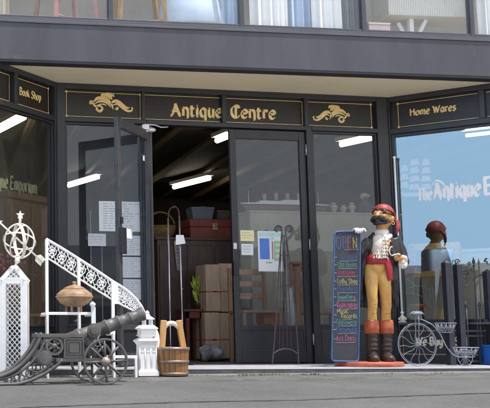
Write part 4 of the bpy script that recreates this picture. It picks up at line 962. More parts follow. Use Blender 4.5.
# collar, shirt front, jabot
mb = MB(); mb.lathe([(5.4*SP, 0), (6.5*SP, 1.5*SP), (6.3*SP, 6*SP), (5.4*SP, 7*SP)], pp(382, 237.5, 0), 20); mb.tube([pp(377, 236, -.06), pp(382, 239.5, -.09), pp(387, 236, -.06)], [2*SP, 3*SP, 2*SP], 8)
mb.build('collar', mat('white_cloth', (.80, .78, .74), .6, bump=.2), pst)
mb = MB(); mb.ell(pp(377.2, 248, -.045), 8.6*SP, 6.5*SP, 13*SP); mb.build('shirt', frill, pst)
mb = MB()
rj = random.Random(3)
for k in range(6):
    y = 237+k*3.5; wt = 3.6+.5*k; cxk_ = 379.6-k*.75; N = 40; vs = []
    for row, (dyy, dep, amp) in enumerate(((0, -.098, 0), (1.8, -.112, .006), (4.6, -.118, .016))):
        for i in range(N+1):
            t = i/N*2-1; ww = wt*(1+.16*row)
            vs.append(pp(cxk_+t*ww+.3*row*math.sin(i*1.9+k), y+dyy+.5*math.sin(i*1.1+k*2)*(row == 2), dep-.002*k+.055*t*t+amp*math.sin(i*(1.15+.05*k)+k*1.7)))
    mb.add(vs, [(j*(N+1)+i, j*(N+1)+i+1, (j+1)*(N+1)+i+1, (j+1)*(N+1)+i) for j in range(2) for i in range(N)], True)
mb.build('jabot', frill, pst)
# sash with hanging end
mb = MB(); mb.lathe([(10.6*SP, -4.2*SP), (11.3*SP, -2*SP), (11.0*SP, -.4*SP), (11.3*SP, 1*SP), (11*SP, 2.4*SP), (10.2*SP, 4.2*SP)], pp(376.4, 260.2, -.008), 28, sx=1.0, sy=.90)
mb.tube(catmull([pp(381.5, 260, -.095), pp(383.2, 268, -.10), pp(384.2, 274, -.095), pp(385.4, 281, -.09)], 5), interp([2.6, 3.4, 3.2, 2.6], 16), 8, flat=.35, fdir=(0, 1, 0)); mb.build('sash', redc, pst)
# coat: back, two fronts, sleeves, tails
mb = MB()
limb(mb, [pp(391.5, 239.5, .02), pp(391.5, 250, -.01), pp(390, 262, -.015), pp(392.5, 278, .0), pp(395.4, 292, .03), pp(399.4, 306, .05)], [6.4, 6.6, 5.8, 5.6, 4.6, 1.6])
limb(mb, [pp(386.4, 238, -.035), pp(386.2, 248, -.075), pp(386.8, 260, -.062), pp(388.4, 273, -.04)], [4.2, 4.2, 3.6, 2.2])
limb(mb, [pp(368.4, 240, .02), pp(366, 251, .0), pp(364.4, 264, .015), pp(363.6, 282, .04), pp(364.4, 301, .05)], [4.8, 3.4, 2.6, 2.4, 1.8])
limb(mb, [pp(373, 237.8, 0), pp(369.4, 243, -.04), pp(367.2, 252, -.04)], [2.8, 2.8, 1.4])
mb.ell(pp(381, 245, .045), 13*SP, 8*SP, 12*SP)
mb.tube([pp(381, 240, .06), pp(379.5, 262, .085), pp(378.5, 285, .095), pp(380, 307, .10)], [10*SP, 11.5*SP, 13.5*SP, 14.5*SP], 20, flat=.28, fdir=(0, 1, 0))
limb(mb, [pp(392.5, 239.5, 0), pp(397.6, 247, -.005), pp(400.6, 256, -.02), pp(400.4, 263, -.06), pp(395.6, 262.5, -.11)], [6.0, 5.4, 4.9, 4.6, 4.3])
limb(mb, [pp(368.5, 241, 0), pp(362.5, 249, -.005), pp(359, 257, -.01), pp(355, 251, -.05), pp(351.8, 242, -.085)], [4.6, 4.0, 3.8, 3.6, 3.4])
limb(mb, [pp(375, 235.6, .04), pp(382, 232.6, .055), pp(389, 235.6, .04)], [2.6, 2.8, 2.6])
for y in (244, 252, 266): mb.ell(pp(384.6, y, -.115), .9*SP, .7*SP, .9*SP, n=10, m=7)
folds(mb.build('coat', blackc, pst, remesh=.0085, smooth_it=3), .011, (26, 26, 5))
# cuffs and hands
mb = MB()
for k in range(12):
    a = 2*PI*k/12; mb.ell(pp(394.2+2.2*math.cos(a)*1.1, 263+4.4*math.sin(a), -.145+.01*math.cos(a*3)), 2.4*SP, 2.2*SP, 2.4*SP, n=10, m=7)
mb.ell(pp(394, 263, -.14), 3.6*SP, 3*SP, 4.6*SP)
mb.build('lace_cuff', frill, pst)
mb = MB(); mb.ell(pp(390, 259.5, -.17), 3.0*SP, 2.6*SP, 2.6*SP)
for k in range(4):
    y = 257.3+k*1.25; L_ = (4.6, 5.4, 5.0, 4.0)[k]
    mb.tube(catmull([pp(388.5, y, -.175), pp(388.5-L_*.55, y-.4, -.20), pp(388.5-L_, y+.5, -.195), pp(388.5-L_*.85, y+1.2, -.18)], 4), interp([.85, .8, .7, .55], 13), 7)
mb.tube(catmull([pp(389.5, 257.6, -.18), pp(387.2, 255.4, -.20), pp(384.8, 255.6, -.205)], 4), interp([.95, .85, .6], 9), 7)
mb.build('hand', face_m, pst)
mb = MB(); mb.tube(catmull([pp(388, 256.5, -.205), pp(383, 256.0, -.22), pp(378.8, 257.2, -.22), pp(376.4, 254, -.22), pp(377.2, 249.5, -.22), pp(379.4, 248.8, -.22)], 6), .0065, 8); mb.build('hook', mat('hook_steel', (.78, .79, .82), .25, .8), pst)
glv = mat('white_glove', (.86, .86, .86), .5, var=.06)
mb = MB(); mb.ell(pp(350.4, 232, -.115), 4.4*SP, 3.4*SP, 2.8*SP)
for k in range(4):
    x = 346.6+k*2.0; L_ = (3.8, 4.6, 4.4, 3.4)[k]
    mb.tube(catmull([pp(x, 231, -.13), pp(x-.3, 231.2, -.165), pp(x-.5, 230.6+L_*.55, -.178), pp(x-.4, 230.4+L_, -.168)], 4), interp([1.05, 1.05, .95, .7], 13), 7)
mb.tube(catmull([pp(353.5, 231, -.12), pp(356, 230.6, -.14), pp(357.4, 233.4, -.15)], 4), interp([1.1, 1.0, .7], 9), 7)
mb.ell(pp(351, 236.2, -.095), 3.8*SP, 3.4*SP, 2*SP)
mb.build('glove', glv, pst)
# knee creases, buttons
mb = MB()
for (x, w_) in ((370.9, 2.6), (384.6, 2.8)):
    for y in (304.2, 313.5): mb.tube([pp(x-w_, y+.4, -.03-3.2*SP), pp(x, y, -.03-4.45*SP), pp(x+w_, y+.4, -.03-3.2*SP)], .0022, 5)
mb.build('knee_crease', mat('crease', (.22, .12, .05), .6), pst)
# boots
for (x, tx, ty) in ((371.8, -5.2, -.12), (386.2, -4.6, -.13)):
    mb = MB()
    limb(mb, [pp(x, 331), pp(x+.2, 342), pp(x+.3, 352, .005), pp(x-.2, 359.5, -.005)], [5.2, 4.9, 4.8, 5.2])
    limb(mb, [pp(x+1, 358.4, .03), pp(x-1.2, 358.2, -.05), pp(x+tx*.8, 359.4, ty), pp(x+tx*1.15, 360.2, ty*1.3)], [4.8, 5.0, 4.6, 3.2])
    for y in (336, 341, 346, 350): mb.ring(pp(x+.2, y), 4.8*SP, .9*SP, (0, .15, 1), n=20, m=6)
    for i, v_ in enumerate(mb.v):
        if v_.z < zb_+.001: mb.v[i] = V((v_.x, v_.y, zb_+.001))
    mb.build('boot', bootm, pst, remesh=.008, smooth_it=2)
    mb = MB()
    vs = []; NN = 24
    for (r, y) in ((5.2, 333.6), (6.5, 333.2), (6.5, 327), (6.1, 321.5), (5.6, 320.2), (5.0, 322)):
        for k in range(NN): a = 2*PI*k/NN; rr = r*(1+.035*math.sin(a*5)); q = pp(x, y); vs.append(q+V((rr*SP*math.cos(a), rr*SP*math.sin(a), .4*SP*math.sin(a*3))))
    mb.add(vs, [(j*NN+k, j*NN+(k+1) % NN, (j+1)*NN+(k+1) % NN, (j+1)*NN+k) for j in range(5) for k in range(NN)], True); mb.build('boot_cuff', cuffm, pst)
# ---- chalkboard
YBD = -.855
bd = thing('chalkboard', 'tall narrow black menu chalkboard with blue edge and coloured chalk words beside the pirate', 'chalkboard', at(345.5, 363, YBD))
FB = Frame((0, YBD, 0), (1, 0, 0)); hb = lambda x, y: (lambda q: (q.x, q.z))(at(x, y, YBD))
tl_, tr2, br_, bl_ = hb(334.4, 231.8), hb(360.2, 231.2), hb(358.2, 361.8), hb(331.4, 361)
def roundpoly(c, r, n=6):
    out = []; N = len(c)
    for i in range(N):
        p0, p1, p2 = V(c[i-1]), V(c[i]), V(c[(i+1) % N]); a = p1+(p0-p1).normalized()*r; b = p1+(p2-p1).normalized()*r
        for k in range(n+1): t = k/n; out.append(tuple(a*(1-t)**2+p1*2*t*(1-t)+b*t*t))
    return out
outer = roundpoly([bl_, br_, tr2, tl_], .035)
mb = MB(); mb.prism(FB, outer, -.012, .004); mb.build('board', mat('chalk_slate', (.030, .033, .046), .75, var=.5, scale=5, col2=(.058, .062, .078)), bd)
mb = MB(); mb.tube([FB.p(a, b, .003) for a, b in outer], .0085, 6, closed=True); mb.build('rim', mat('rim_blue', (.045, .125, .30), .45, var=.25, scale=12), bd)
chalk = {k: mat('chalk_'+k, tuple(.22*v+.025 for v in c), .9, scale=70, col2=tuple(.66*v+.01 for v in c)) for k, c in dict(blue=(.10, .22, .62), red=(.62, .10, .20), green=(.12, .50, .40), yellow=(.66, .64, .26), pink=(.75, .18, .42), teal=(.14, .48, .52), white=(.62, .48, .46), dblue=(.10, .20, .48)).items()}
lines = [('Furniture', 'dblue', 338.5, 357, 259.6), ('Old Books', 'green', 337.8, 357, 267.0), ('Antiques', 'red', 337.6, 355, 275.2), ('Lolly Shop', 'yellow', 337.4, 357.6, 283.6), ('Household', 'dblue', 337.2, 356.8, 291.2), ('Jewellery', 'teal', 337, 355, 299.6), ('Collectables', 'pink', 336.8, 357.6, 307.6), ('Glassware', 'teal', 336.2, 356.6, 324.6), ('Kitchenalia', 'blue', 336, 356.6, 332.2), ('Art Deco', 'pink', 335.6, 355.4, 340.8)]
mbs = {}
for s, c, x0, x1, y in lines: text(mbs.setdefault(c, MB()), FB, s, x0, x1, y, .0055, nib=.095, H=.062, mono=True, jit=.06)
text(mbs['yellow'], FB, 'Music', 337, 348, 313.2, .0055, nib=.12, H=.055, mono=True, jit=.03); text(mbs['yellow'], FB, 'Records', 341, 357, 318.2, .0055, nib=.12, H=.055, mono=True, jit=.03)
for ch, c, x0, x1 in (('O', 'dblue', 336, 341.4), ('P', 'dblue', 342.4, 346.6), ('E', 'red', 347.4, 351.8), ('N', 'yellow', 352.8, 357.4)): text(mbs.setdefault(c, MB()), FB, ch, x0, x1, 248.6, .0055, nib=.075, H=.142, mono=True)
for c, m_ in mbs.items(): m_.build('chalk_writing', chalk[c], bd)
mb = MB()
for k, (y, x0, x1) in enumerate(((249.8, 344, 358), (261, 339, 356.5), (268.6, 338, 356.8), (276.6, 337, 357), (285, 337.5, 357.4), (292.8, 337, 357), (300.8, 336.6, 356), (309, 338, 357), (319.6, 342, 352), (326, 337, 356), (333.4, 337, 356.5), (342.6, 335.8, 355.4))):
    a, b = hb(x0, y), hb(x1, y-.3); mb.ribbon(FB, [a, ((a[0]+b[0])/2, (a[1]+b[1])/2-.002), b], .005, .0072)
    if k and y != 319.6:
        a, b = hb(334.2-k*.12, y-3.6), hb(336.6-k*.12, y-3.8); mb.ribbon(FB, [a, b], .007, .0072)
a, b = hb(334, 315), hb(336, 315); mb.ribbon(FB, [a, b], .007, .0072)
mb.build('chalk_lines', chalk['white'], bd)

# ================================================================== WIRE THINGS BY THE DOORS
YT = -.30
b0_ = at(285, 365, YT); tr = thing('wire_trellis', 'thin brown wrought iron garden trellis with curled top leaning on the closed door', 'trellis', (b0_.x, YT, 0))
T = lambda x, y, dy=0: V((at(x, y, YT).x, YT+dy, at(x, y, YT).z))
mb = MB(); mb.tube(catmull([T(272.3, 364.5), T(276, 320), T(280, 275, .03), T(284.5, 232, .06), T(283, 226, .06), T(279.5, 225.5, .06), T(278, 229, .06), T(280, 231.5, .06)], 6), .0075, 6); mb.build('leg', ironp, tr)
mb = MB(); mb.tube(catmull([T(298.6, 364.5), T(296, 320), T(293, 275, .03), T(288.5, 232, .06), T(289.5, 226, .06), T(293, 225, .06), T(294.6, 228.6, .06), T(292.6, 231.5, .06)], 6), .0075, 6); mb.build('leg', ironp, tr)
mb = MB()
for (xb, xt) in ((279.5, 284), (283, 285.4), (287.5, 287), (291.5, 289)): mb = MB(); mb.tube([T(xb, 349.6), T((xb+xt)/2, 290, .03), T(xt, 234, .06)], .0042, 5); mb.build('bar', ironp, tr)
mb = MB(); mb.tube(catmull([T(273.6, 353.5), T(280, 349.8), T(286, 349), T(292, 350), T(297.8, 354)], 6), .006, 6); mb.build('arch', ironp, tr); mb = MB(); mb.tube([T(282.5, 255, .05), T(290.5, 255, .05)], .005, 5); mb.build('crossbar', ironp, tr); mb = MB(); mb.tube(catmull([T(280, 288, .02), T(286, 284.5, .03), T(293.6, 288, .02)], 5), .005, 5); mb.build('arch', ironp, tr)

# -- garment poles in the doorway
YG = -.10
g = thing('pole_stand', 'pair of tall thin chrome poles joined at the top, behind the wooden bucket', 'stand', (at(175, 355, YG).x, YG, 0))
mb = MB(); p, q = at(168.2, 218, YG), at(172.6, 352, YG); mb.tube([(at(170.6, 352, YG).x, YG, .01), (p.x, YG, p.z)], .0085, 8); mb.build('pole', chrome, g)
p2 = at(179.3, 216, YG); mb = MB(); mb.tube([(at(183.2, 352, YG).x, YG, .01), (p2.x, YG, p2.z)], .0085, 8); mb.build('pole', chrome, g)
mb = MB(); mb.tube(catmull([p, at(169.5, 210, YG), at(174, 206.5, YG), at(178, 209.5, YG), p2], 6), .0075, 8); mb.ell(at(174, 207, YG), .02, .014, .014); mb.build('curved_top', mat('dull_red', (.05, .018, .016), .4, var=.3), g)
mb = MB(); mb.box(at(170, 352, YG).x-.06, at(184, 352, YG).x+.06, YG-.09, YG+.09, 0.001, .018); mb.build('foot_plate', irond, g, bevel=.004)
mb = MB(); mb.tube([(at(169.5, 262, YG).x-.01, YG, at(169, 276, YG).z), (at(181, 262, YG).x, YG, at(181, 275, YG).z)], .003, 5); mb.build('cross_wire', irond, g)
tgp = thing('price_tag', 'small white price tag hanging from the chrome poles in the doorway', 'price tag', at(180, 235, YG))
FT_ = Frame((0, YG-.02, 0), (1, 0, .0)); h2 = lambda x, y: (lambda q: (q.x, q.z))(at(x, y, YG-.02))
mb = MB(); mb.prism(FT_, [h2(175.5, 245), h2(185.5, 243.5), h2(183.5, 235), h2(176, 235)], 0, .002); mb.build('card', paper, tgp)
mb = MB(); mb.tube([at(180, 235, YG-.02), at(180, 228, YG-.012)], .0015, 4); mb.build('string', paper, tgp)

# -- penny farthing plant holder
YF = -.86
hubp = at(417.3, 344.6, YF); Rb = hubp.z-.004
pf = thing('bicycle_planter', 'white wire old fashioned big wheel bicycle planter with two wire baskets', 'planter', (hubp.x, YF, 0))
B = lambda x, y, dy=0: V((at(x, y, YF).x, YF+dy, at(x, y, YF).z))
mb = MB(); mb.ring(hubp, Rb, .0048, n=60); mb.ring(hubp, Rb*.93, .0022, n=60, m=5); wh = mb.build('front_wheel', wirew, pf)
mb = MB()
for k in range(12):
    a = 2*PI*k/12+.1; d = V((math.cos(a), 0, math.sin(a))); e = V((-d.z, 0, d.x))
    mb.tube(catmull([hubp+d*.01, hubp+d*Rb*.35+e*Rb*.07, hubp+d*Rb*.7-e*Rb*.03, hubp+d*(Rb*.94)], 4), .0022, 5)
mb.ell(hubp, .02, .02, .02, n=12, m=8); mb.build('spokes', wirew, wh)
mb = MB()
for dy in (-.025, .025): mb.tube([hubp+V((0, dy, 0)), B(417.2, 320, dy), B(417, 312, dy*.5)], .005, 6)
mb.tube([B(408, 314.5, -.03), B(412, 312, -.01), B(417, 311.6), B(422, 312, .01), B(426, 314.5, .03)], .005, 6); mb.ell(B(417, 313.5), .06, .03, .012); mb.build('fork', wirew, pf)
mb = MB(); mb.tube(catmull([B(417, 318), B(424, 320.5), B(433, 325.5), B(440, 334), B(445.5, 345), B(452.5, 354), B(459.5, 357.5)], 6), .0055, 7); mb.build('backbone', wirew, pf)
rc = at(465.2, 357.5, YF); Rr = rc.z-.002
mb = MB(); mb.ring(rc, Rr, .0042, n=36); 
for k in range(10):
    a = 2*PI*k/10; d = V((math.cos(a), 0, math.sin(a))); mb.tube([rc, rc+d*Rr], .0022, 4)
mb.ell(rc, .014, .014, .014, n=10, m=6); mb.build('rear_wheel', wirew, pf)
def basket(x0, x1, yt, xb0, xb1, yb, name):
    mb = MB(); a, b = B(x0, yt), B(x1, yt); c, d = B(xb0, yb), B(xb1, yb); wt = (b.x-a.x)/2; wb = (d.x-c.x)/2; ct = (a+b)/2; cb = (c+d)/2
    for t in (0, .5, 1): mb.ring(cb.lerp(ct, t), wb+(wt-wb)*t, .0035 if t == 1 else .0024, (0, 0, 1), n=28, m=5)
    for k in range(14):
        a_ = 2*PI*k/14; dd = V((math.cos(a_), math.sin(a_), 0)); mb.tube([cb+dd*wb, cb.lerp(ct, .5)+dd*(wb+wt)/2*1.02, ct+dd*wt], .0022, 4)
        a2 = 2*PI*(k+1)/14; d2 = V((math.cos(a2), math.sin(a2), 0)); mb.tube([cb.lerp(ct, .1)+dd*(wb+(wt-wb)*.1), cb.lerp(ct, .9)+d2*(wb+(wt-wb)*.9)], .0017, 4); mb.tube([cb.lerp(ct, .1)+d2*(wb+(wt-wb)*.1), cb.lerp(ct, .9)+dd*(wb+(wt-wb)*.9)], .0017, 4)
    for k in range(5): mb.tube([cb+V((-wb, (k-2)*wb*.3, 0)), cb+V((wb, (k-2)*wb*.3, 0))], .0025, 4)
    mb.build(name, wirew, pf)
basket(455.2, 476.6, 347.6, 458.5, 472.5, 357, 'basket'); basket(436.4, 454.6, 323.2, 440, 451, 332.5, 'basket')

# -- iron gate leaning against the right window
YI = -.62
gt = thing('iron_gate', 'dark wrought iron gate section with square posts and spear finials before the right window', 'gate', (at(465, 366, YI).x, YI, 0))
I = lambda x, y, dy=0: V((at(x, y, YI).x, YI+dy, at(x, y, YI).z))
irons = mat('slate_iron', (.035, .038, .052), .5, .1, var=.25, scale=15)
def spear(mb, p, h=.085, w_=.02):
    mb.lathe([(.007, -.01), (.016, 0), (.016, .006), (.007, .012), (.010, .02), (w_, h*.42), (w_*.6, h*.65), (.001, h)], p, 10, sy=.5)
for (x0, x1, yt) in ((443, 448.6, 263), (454.6, 460, 265), (484.4, 490.5, 272)):
    a, b = I(x0, yt), I(x1, yt); mb = MB(); mb.box(a.x, b.x, YI-.035, YI+.035, .0, a.z); mb.add([(a.x, YI-.035, a.z), (b.x, YI-.035, a.z), (b.x, YI+.035, a.z), (a.x, YI+.035, a.z), ((a.x+b.x)/2, YI, a.z+.03)], [(0, 1, 4), (1, 2, 4), (2, 3, 4), (3, 0, 4)]); mb.build('post', irons, gt, bevel=.003)
for (x, yt) in ((473.8, 266), (466.3, 309), (479.5, 309)):
    p = I(x, yt); mb = MB(); mb.tube([(p.x, YI, .03), p], .0085, 6); spear(mb, p, .09 if yt < 300 else .075); mb.build('spear_bar', irons, gt)
for y in (331, 336, 361.5):
    p, q = I(460.4, y), I(483.6, y); mb = MB(); mb.box(p.x, q.x, YI-.008, YI+.008, p.z-.008, p.z+.008); mb.build('rail', irons, gt)
mb = MB(); mb.tube(catmull([I(460.4, 285), I(466, 286), I(472, 281), I(478, 276), I(483.6, 274)], 6), .007, 6); 
def spiral(mb, c, r0, turns, r, sg=1, a0=0):
    mb.tube([c+V((sg*r0*(1-.8*i/30)*math.cos(a0+turns*2*PI*i/30), 0, r0*(1-.8*i/30)*math.sin(a0+turns*2*PI*i/30))) for i in range(31)], r, 6)
spiral(mb, I(464, 274.5), .05, 1.4, .007); spiral(mb, I(468.8, 262, .0)+V((-.0, 0, -.09)), .03, 1.2, .006); spiral(mb, I(488.5, 262), .045, 1.3, .007, -1); spiral(mb, I(457, 262), .03, 1.2, .006)
mb.build('scroll', irons, gt)
# blue crate at the right edge
q = at(491.5, 366, -.80); mb = MB(); x0, x1 = at(486.6, 366, -.80).x+.10, at(486.6, 366, -.80).x+.36; zt = at(487, 345, -.80).z
bc = thing('blue_crate', 'bright blue plastic crate at the right edge beside the iron gate', 'crate', ((x0+x1)/2, -.68, 0))
bluep = mat('blue_plastic', (.03, .16, .60), .35, var=.15)
for (a, b_, c, d) in ((x0, x1, -.80, -.785), (x0, x1, -.575, -.56), (x0, x0+.015, -.785, -.575), (x1-.015, x1, -.785, -.575)): mb.box(a, b_, c, d, .003, zt-.02)
mb.box(x0+.0151, x1-.0151, -.7849, -.5751, .003, .015); mb.build('body', bluep, bc, bevel=.003)
mb = MB()
for (a, b_, c, d) in ((x0-.008, x1+.008, -.808, -.784), (x0-.008, x1+.008, -.576, -.552), (x0-.008, x0+.016, -.784, -.576), (x1-.016, x1+.008, -.784, -.576)): mb.box(a, b_, c, d, zt-.0195, zt)
mb.build('rim', bluep, bc)

# ================================================================== NOTICES ON THE DOORS
def notice(name, F, x0, y0, x1, y1, c, m, label, cat='notice', lines_=0, lm=None, group=None):
    (a0, b1), (a1, b0) = F.hit(x0, y0, c), F.hit(x1, y1, c)
    t = thing(name, label, cat, F.p((a0+a1)/2, (b0+b1)/2, c), group)
    mb = MB(); mb.fbox(F, a0, a1, b0, b1, c-.0008, c+.0008); mb.build('sheet', m, t)
    if lines_:
        mb = MB(); r = random.Random(hash(label) % 99 if False else len(label))
        for k in range(lines_):
            b = b1-(b1-b0)*(k+1)/(lines_+1.2); w0 = .1; w1 = .9-.35*r.random(); x = a0+(a1-a0)*w0
            while x < a0+(a1-a0)*w1:
                l_ = (a1-a0)*r.uniform(.06, .16); mb.ribbon(F, [(x, b), (min(x+l_, a1-.004), b)], (b1-b0)/(lines_+1)*.3, c+.0015); x += l_+(a1-a0)*.04
        mb.build('print', lm or mat('grey_print', (.45, .47, .52), .8), t)
    return t, a0, a1, b0, b1
CD = .0065
notice('notice', W0, 240.2, 230.2, 254.2, 241.2, CD-.02, papery, 'small yellow notice stuck inside the closed door glass', lines_=3, lm=mat('olive_print', (.55, .52, .25), .8))
notice('notice', W0, 241.2, 243.8, 253.4, 255.2, CD-.02, paper, 'small white notice below the yellow one on the closed door', lines_=3)
t, a0, a1, b0, b1 = notice('poster', W0, 257.4, 231, 283.6, 271.6, CD-.02, paper, 'coloured map poster with blue block on the closed door glass', 'poster')
def pr(name, u0, v0, u1, v1, m, cc=.0015):
    mb = MB(); A = lambda u: a0+(a1-a0)*u; Bz = lambda v: b1-(b1-b0)*v
    mb.ribbon(W0, [(A(u0), Bz((v0+v1)/2)), (A(u1), Bz((v0+v1)/2))], (b1-b0)*(v1-v0), CD-.02+cc); return mb.build(name, m, t)
pb = mat('print_blue', (.10, .24, .68), .7, var=.2, scale=60); pg = mat('print_green', (.30, .58, .36), .7, var=.3, scale=60); prd = mat('print_red', (.65, .12, .22), .7); pcy = mat('print_pale', (.50, .72, .66), .7)
pr('title_band', .04, .03, .95, .13, pcy); pr('blue_block', .07, .18, .46, .70, pb); pr('red_strip', .56, .25, .61, .70, prd); pr('green_block', .64, .24, .95, .74, pg); pr('small_key', .30, .76, .55, .80, pg); pr('cyan_patch', .52, .15, .66, .22, pcy)
mb = MB(); A = lambda u: a0+(a1-a0)*u; Bz = lambda v: b1-(b1-b0)*v
for k in range(3): mb.ribbon(W0, [(A(.70), Bz(.34+.14*k)), (A(.89), Bz(.34+.14*k))], .028, CD-.02+.0022)
mb.build('map_blocks', mat('print_sand', (.72, .66, .48), .7), t)
for k in range(3): pass
CS = -.018
notice('notice', W0, 98.8, 201, 140.6, 231.8, CS, paper, 'wide white notice high on the glass left of the open door', lines_=11)
notice('notice', W0, 117, 235.5, 141.6, 255.6, CS, paper, 'white notice behind the open door, topmost of the stack of three', lines_=9)
notice('notice', W0, 119, 257, 141.8, 277.8, CS, paper, 'white notice behind the open door, middle of the stack of three', lines_=9)
notice('notice', W0, 119.5, 279.2, 142, 300, CS, paper, 'white notice behind the open door, lowest of the stack of three', lines_=9)
notice('notice', W0, 88, 233.5, 106, 246.2, CS+.012, mat('grey_paper', (.62, .64, .68), .8), 'grey white card left of the stacked notices on the side glass', lines_=3)
t, *_ = notice('notice', FO, 125.4, 228, 132.4, 239, .006, paper, 'small white card on the edge of the open door leaf above its handle')

# ================================================================== THINGS INSIDE
# cabinet (counter) behind the doorway
YCB = 1.6
def bxpx(mb, x0, y0, x1, y1, Y, depth):
    p, q = at(x0, y1, Y), at(x1, y0, Y); return mb.box(p.x, q.x, Y, Y+depth, p.z, q.z)
p, q = at(157, 237, YCB), at(243, 330, YCB); ztop = p.z
cbn = thing('dark_cabinet', 'dark wooden cabinet filling the back of the doorway', 'cabinet', ((p.x+q.x)/2, YCB+.25, 0))
mb = MB(); mb.box(p.x, q.x, YCB, YCB+.5, .06, ztop-.03); mb.build('body', wooddk, cbn)
mb = MB(); mb.box(p.x-.03, q.x+.03, YCB-.03, YCB+.53, ztop-.03, ztop); mb.build('top', wooddk, cbn, bevel=.004)
mb = MB(); mb.box(p.x+.02, q.x-.02, YCB+.03, YCB+.48, .0, .059); mb.build('plinth', wooddk, cbn)
for k in range(3):
    w_ = (q.x-p.x)/3; mb = MB(); mb.box(p.x+k*w_+.02, p.x+(k+1)*w_-.02, YCB-.015, YCB-.001, .12, ztop-.09); d = mb.build('door', wooddk, cbn, bevel=.006); mb = MB(); mb.ell((p.x+(k+1)*w_-.06, YCB-.03, .8), .014, .014, .014, n=10, m=6); mb.build('handle', gold, d)
# red chest
YX = YCB+.05
chz = ztop+.001
redp = mat('old_red_paint', (.17, .025, .018), .5, var=.4, scale=10, col2=(.26, .06, .04))
p, q = at(190.5, 234.5, YX), at(246, 220, YX)
ch = thing('red_chest', 'old red tool chest with metal clasp on top of the dark cabinet', 'chest', ((p.x+q.x)/2, YX+.15, chz))
mb = MB(); mb.box(p.x, q.x, YX, YX+.3, chz, chz+(q.z-p.z)*.72); mb.build('body', redp, ch, bevel=.006)
mb = MB(); mb.box(p.x-.005, q.x+.005, YX-.005, YX+.305, chz+(q.z-p.z)*.73, q.z); mb.build('lid', redp, ch, bevel=.008)
mb = MB(); cq = at(214.5, 226, YX); mb.box(cq.x-.03, cq.x+.03, YX-.016, YX-.0055, cq.z-.045, cq.z+.03); mb.lathe([(.025, 0), (.022, -.008), (.001, -.01)], (cq.x, YX-.016, cq.z), 12, ax=(0, 1, 0)); mb.build('clasp', mat('brass', (.5, .38, .16), .4, .6), ch)
# grey tub on chest
p, q = at(191, 219.6, YX+.08), at(213, 208, YX+.08); zc = at(200, 220, YX).z
tb = thing('grey_tub', 'grey blue tub standing on the red chest in the doorway', 'tub', ((p.x+q.x)/2, YX+.15, zc+.004))
mb = MB(); w_ = (q.x-p.x)/2; cxx = (p.x+q.x)/2; zc += .004
mb.add([(cxx+sx*w_*k, YX+.15+sy*.1*k, zz_) for (k, zz_) in ((.84, zc), (1, q.z), (.93, q.z), (.8, zc+.015)) for (sx, sy) in ((-1, -1), (1, -1), (1, 1), (-1, 1))], [(4*j+i, 4*j+(i+1) % 4, 4*j+4+(i+1) % 4, 4*j+4+i) for j in range(3) for i in range(4)]+[(3, 2, 1, 0), (12, 13, 14, 15)]); mb.build('body', mat('grey_plastic', (.13, .15, .19), .5), tb)
mb = MB(); mb.ring((cxx, YX+.15, q.z), w_*.99, .008, (0, 0, 1), n=4, m=6); mb.box(cxx-w_*1.03, cxx+w_*1.03, YX+.042, YX+.055, q.z-.018, q.z+.004); mb.build('rim', mat('grey_plastic2', (.16, .18, .22), .5), tb)
# dark box on chest right
p, q = at(217, 219.4, YX+.08), at(236, 211, YX+.08)
db = thing('dark_case', 'small dark case on the right end of the red chest', 'case', ((p.x+q.x)/2, YX+.15, zc)); mb = MB(); mb.box(p.x, q.x, YX+.06, YX+.24, zc, q.z-.02); mb.build('body', wooddk, db, bevel=.005)
mb = MB(); mb.box(p.x-.004, q.x+.004, YX+.056, YX+.244, q.z-.019, q.z); mb.build('lid', mat('case_lid', (.10, .08, .07), .5), db, bevel=.004)
# woven basket left of chest
q0 = at(164, 236.5, YX+.1); bsk = thing('woven_basket', 'yellow brown woven basket at the left end of the dark cabinet', 'basket', (q0.x, YX+.2, chz))
mb = MB(); mb.lathe([(.001, .004), (.12, .004), (.16, .08), (.18, .15), (.165, .15), (.145, .08), (.11, .015), (.001, .015)], (q0.x, YX+.2, chz), 24)
for k in range(7): mb.ring((q0.x, YX+.2, chz+.02+k*.02), .128+.0075*k, .009, (0, 0, 1), n=28, m=5)
mb.build('body', mat('wicker', (.20, .13, .04), .7, var=.4, scale=40), bsk)
mb = MB(); mb.tube([(q0.x+.17*math.cos(PI*k/12), YX+.2, chz+.15+.17*math.sin(PI*k/12)) for k in range(13)], .012, 6); mb.build('handle', MATS['wicker'], bsk)
# parcels
def parcel(x0, y0, x1, y1, Y, dp, label):
    p, q = at(x0, y1, Y), at(x1, y0, Y)
    t = thing('kraft_parcel', label, 'parcel', ((p.x+q.x)/2, Y+dp/2, max(p.z, 0)), 'brown paper parcels stacked in the doorway')
    z0 = max(p.z, .003); mb = MB(); nxp, nzp = 6, 8
    mb.box(p.x, q.x, Y, Y+dp, z0, q.z); o = mb.build('wrapped_box', kraft, t, bevel=.012, seg=3)
    zz_ = z0+(q.z-z0)*.42; mb = MB(); mb.fbox(Frame((0, 0, 0), (1, 0, 0)), p.x-.003, q.x+.003, zz_-.006, zz_+.006, -Y-dp-.003, -Y+.003); mb.build('string', mat('red_string', (.40, .08, .06), .7), t)
    mb = MB(); xm = (p.x+q.x)/2+.02; mb.box(xm-.022, xm+.022, Y-.003, Y-.001, z0+.02, q.z-.02); mb.build('tape', mat('parcel_tape', (.52, .38, .27), .35), t)
YQ = 1.05
parcel(206, 312.5, 219.5, 360, YQ, .3, 'brown paper parcel in the doorway, lower left of the stack')
parcel(220, 313, 236, 359, YQ+.03, .3, 'brown paper parcel in the doorway, lower right of the stack')
parcel(206.5, 264.5, 220, 311.5, YQ+.01, .3, 'brown paper parcel in the doorway, upper left of the stack')
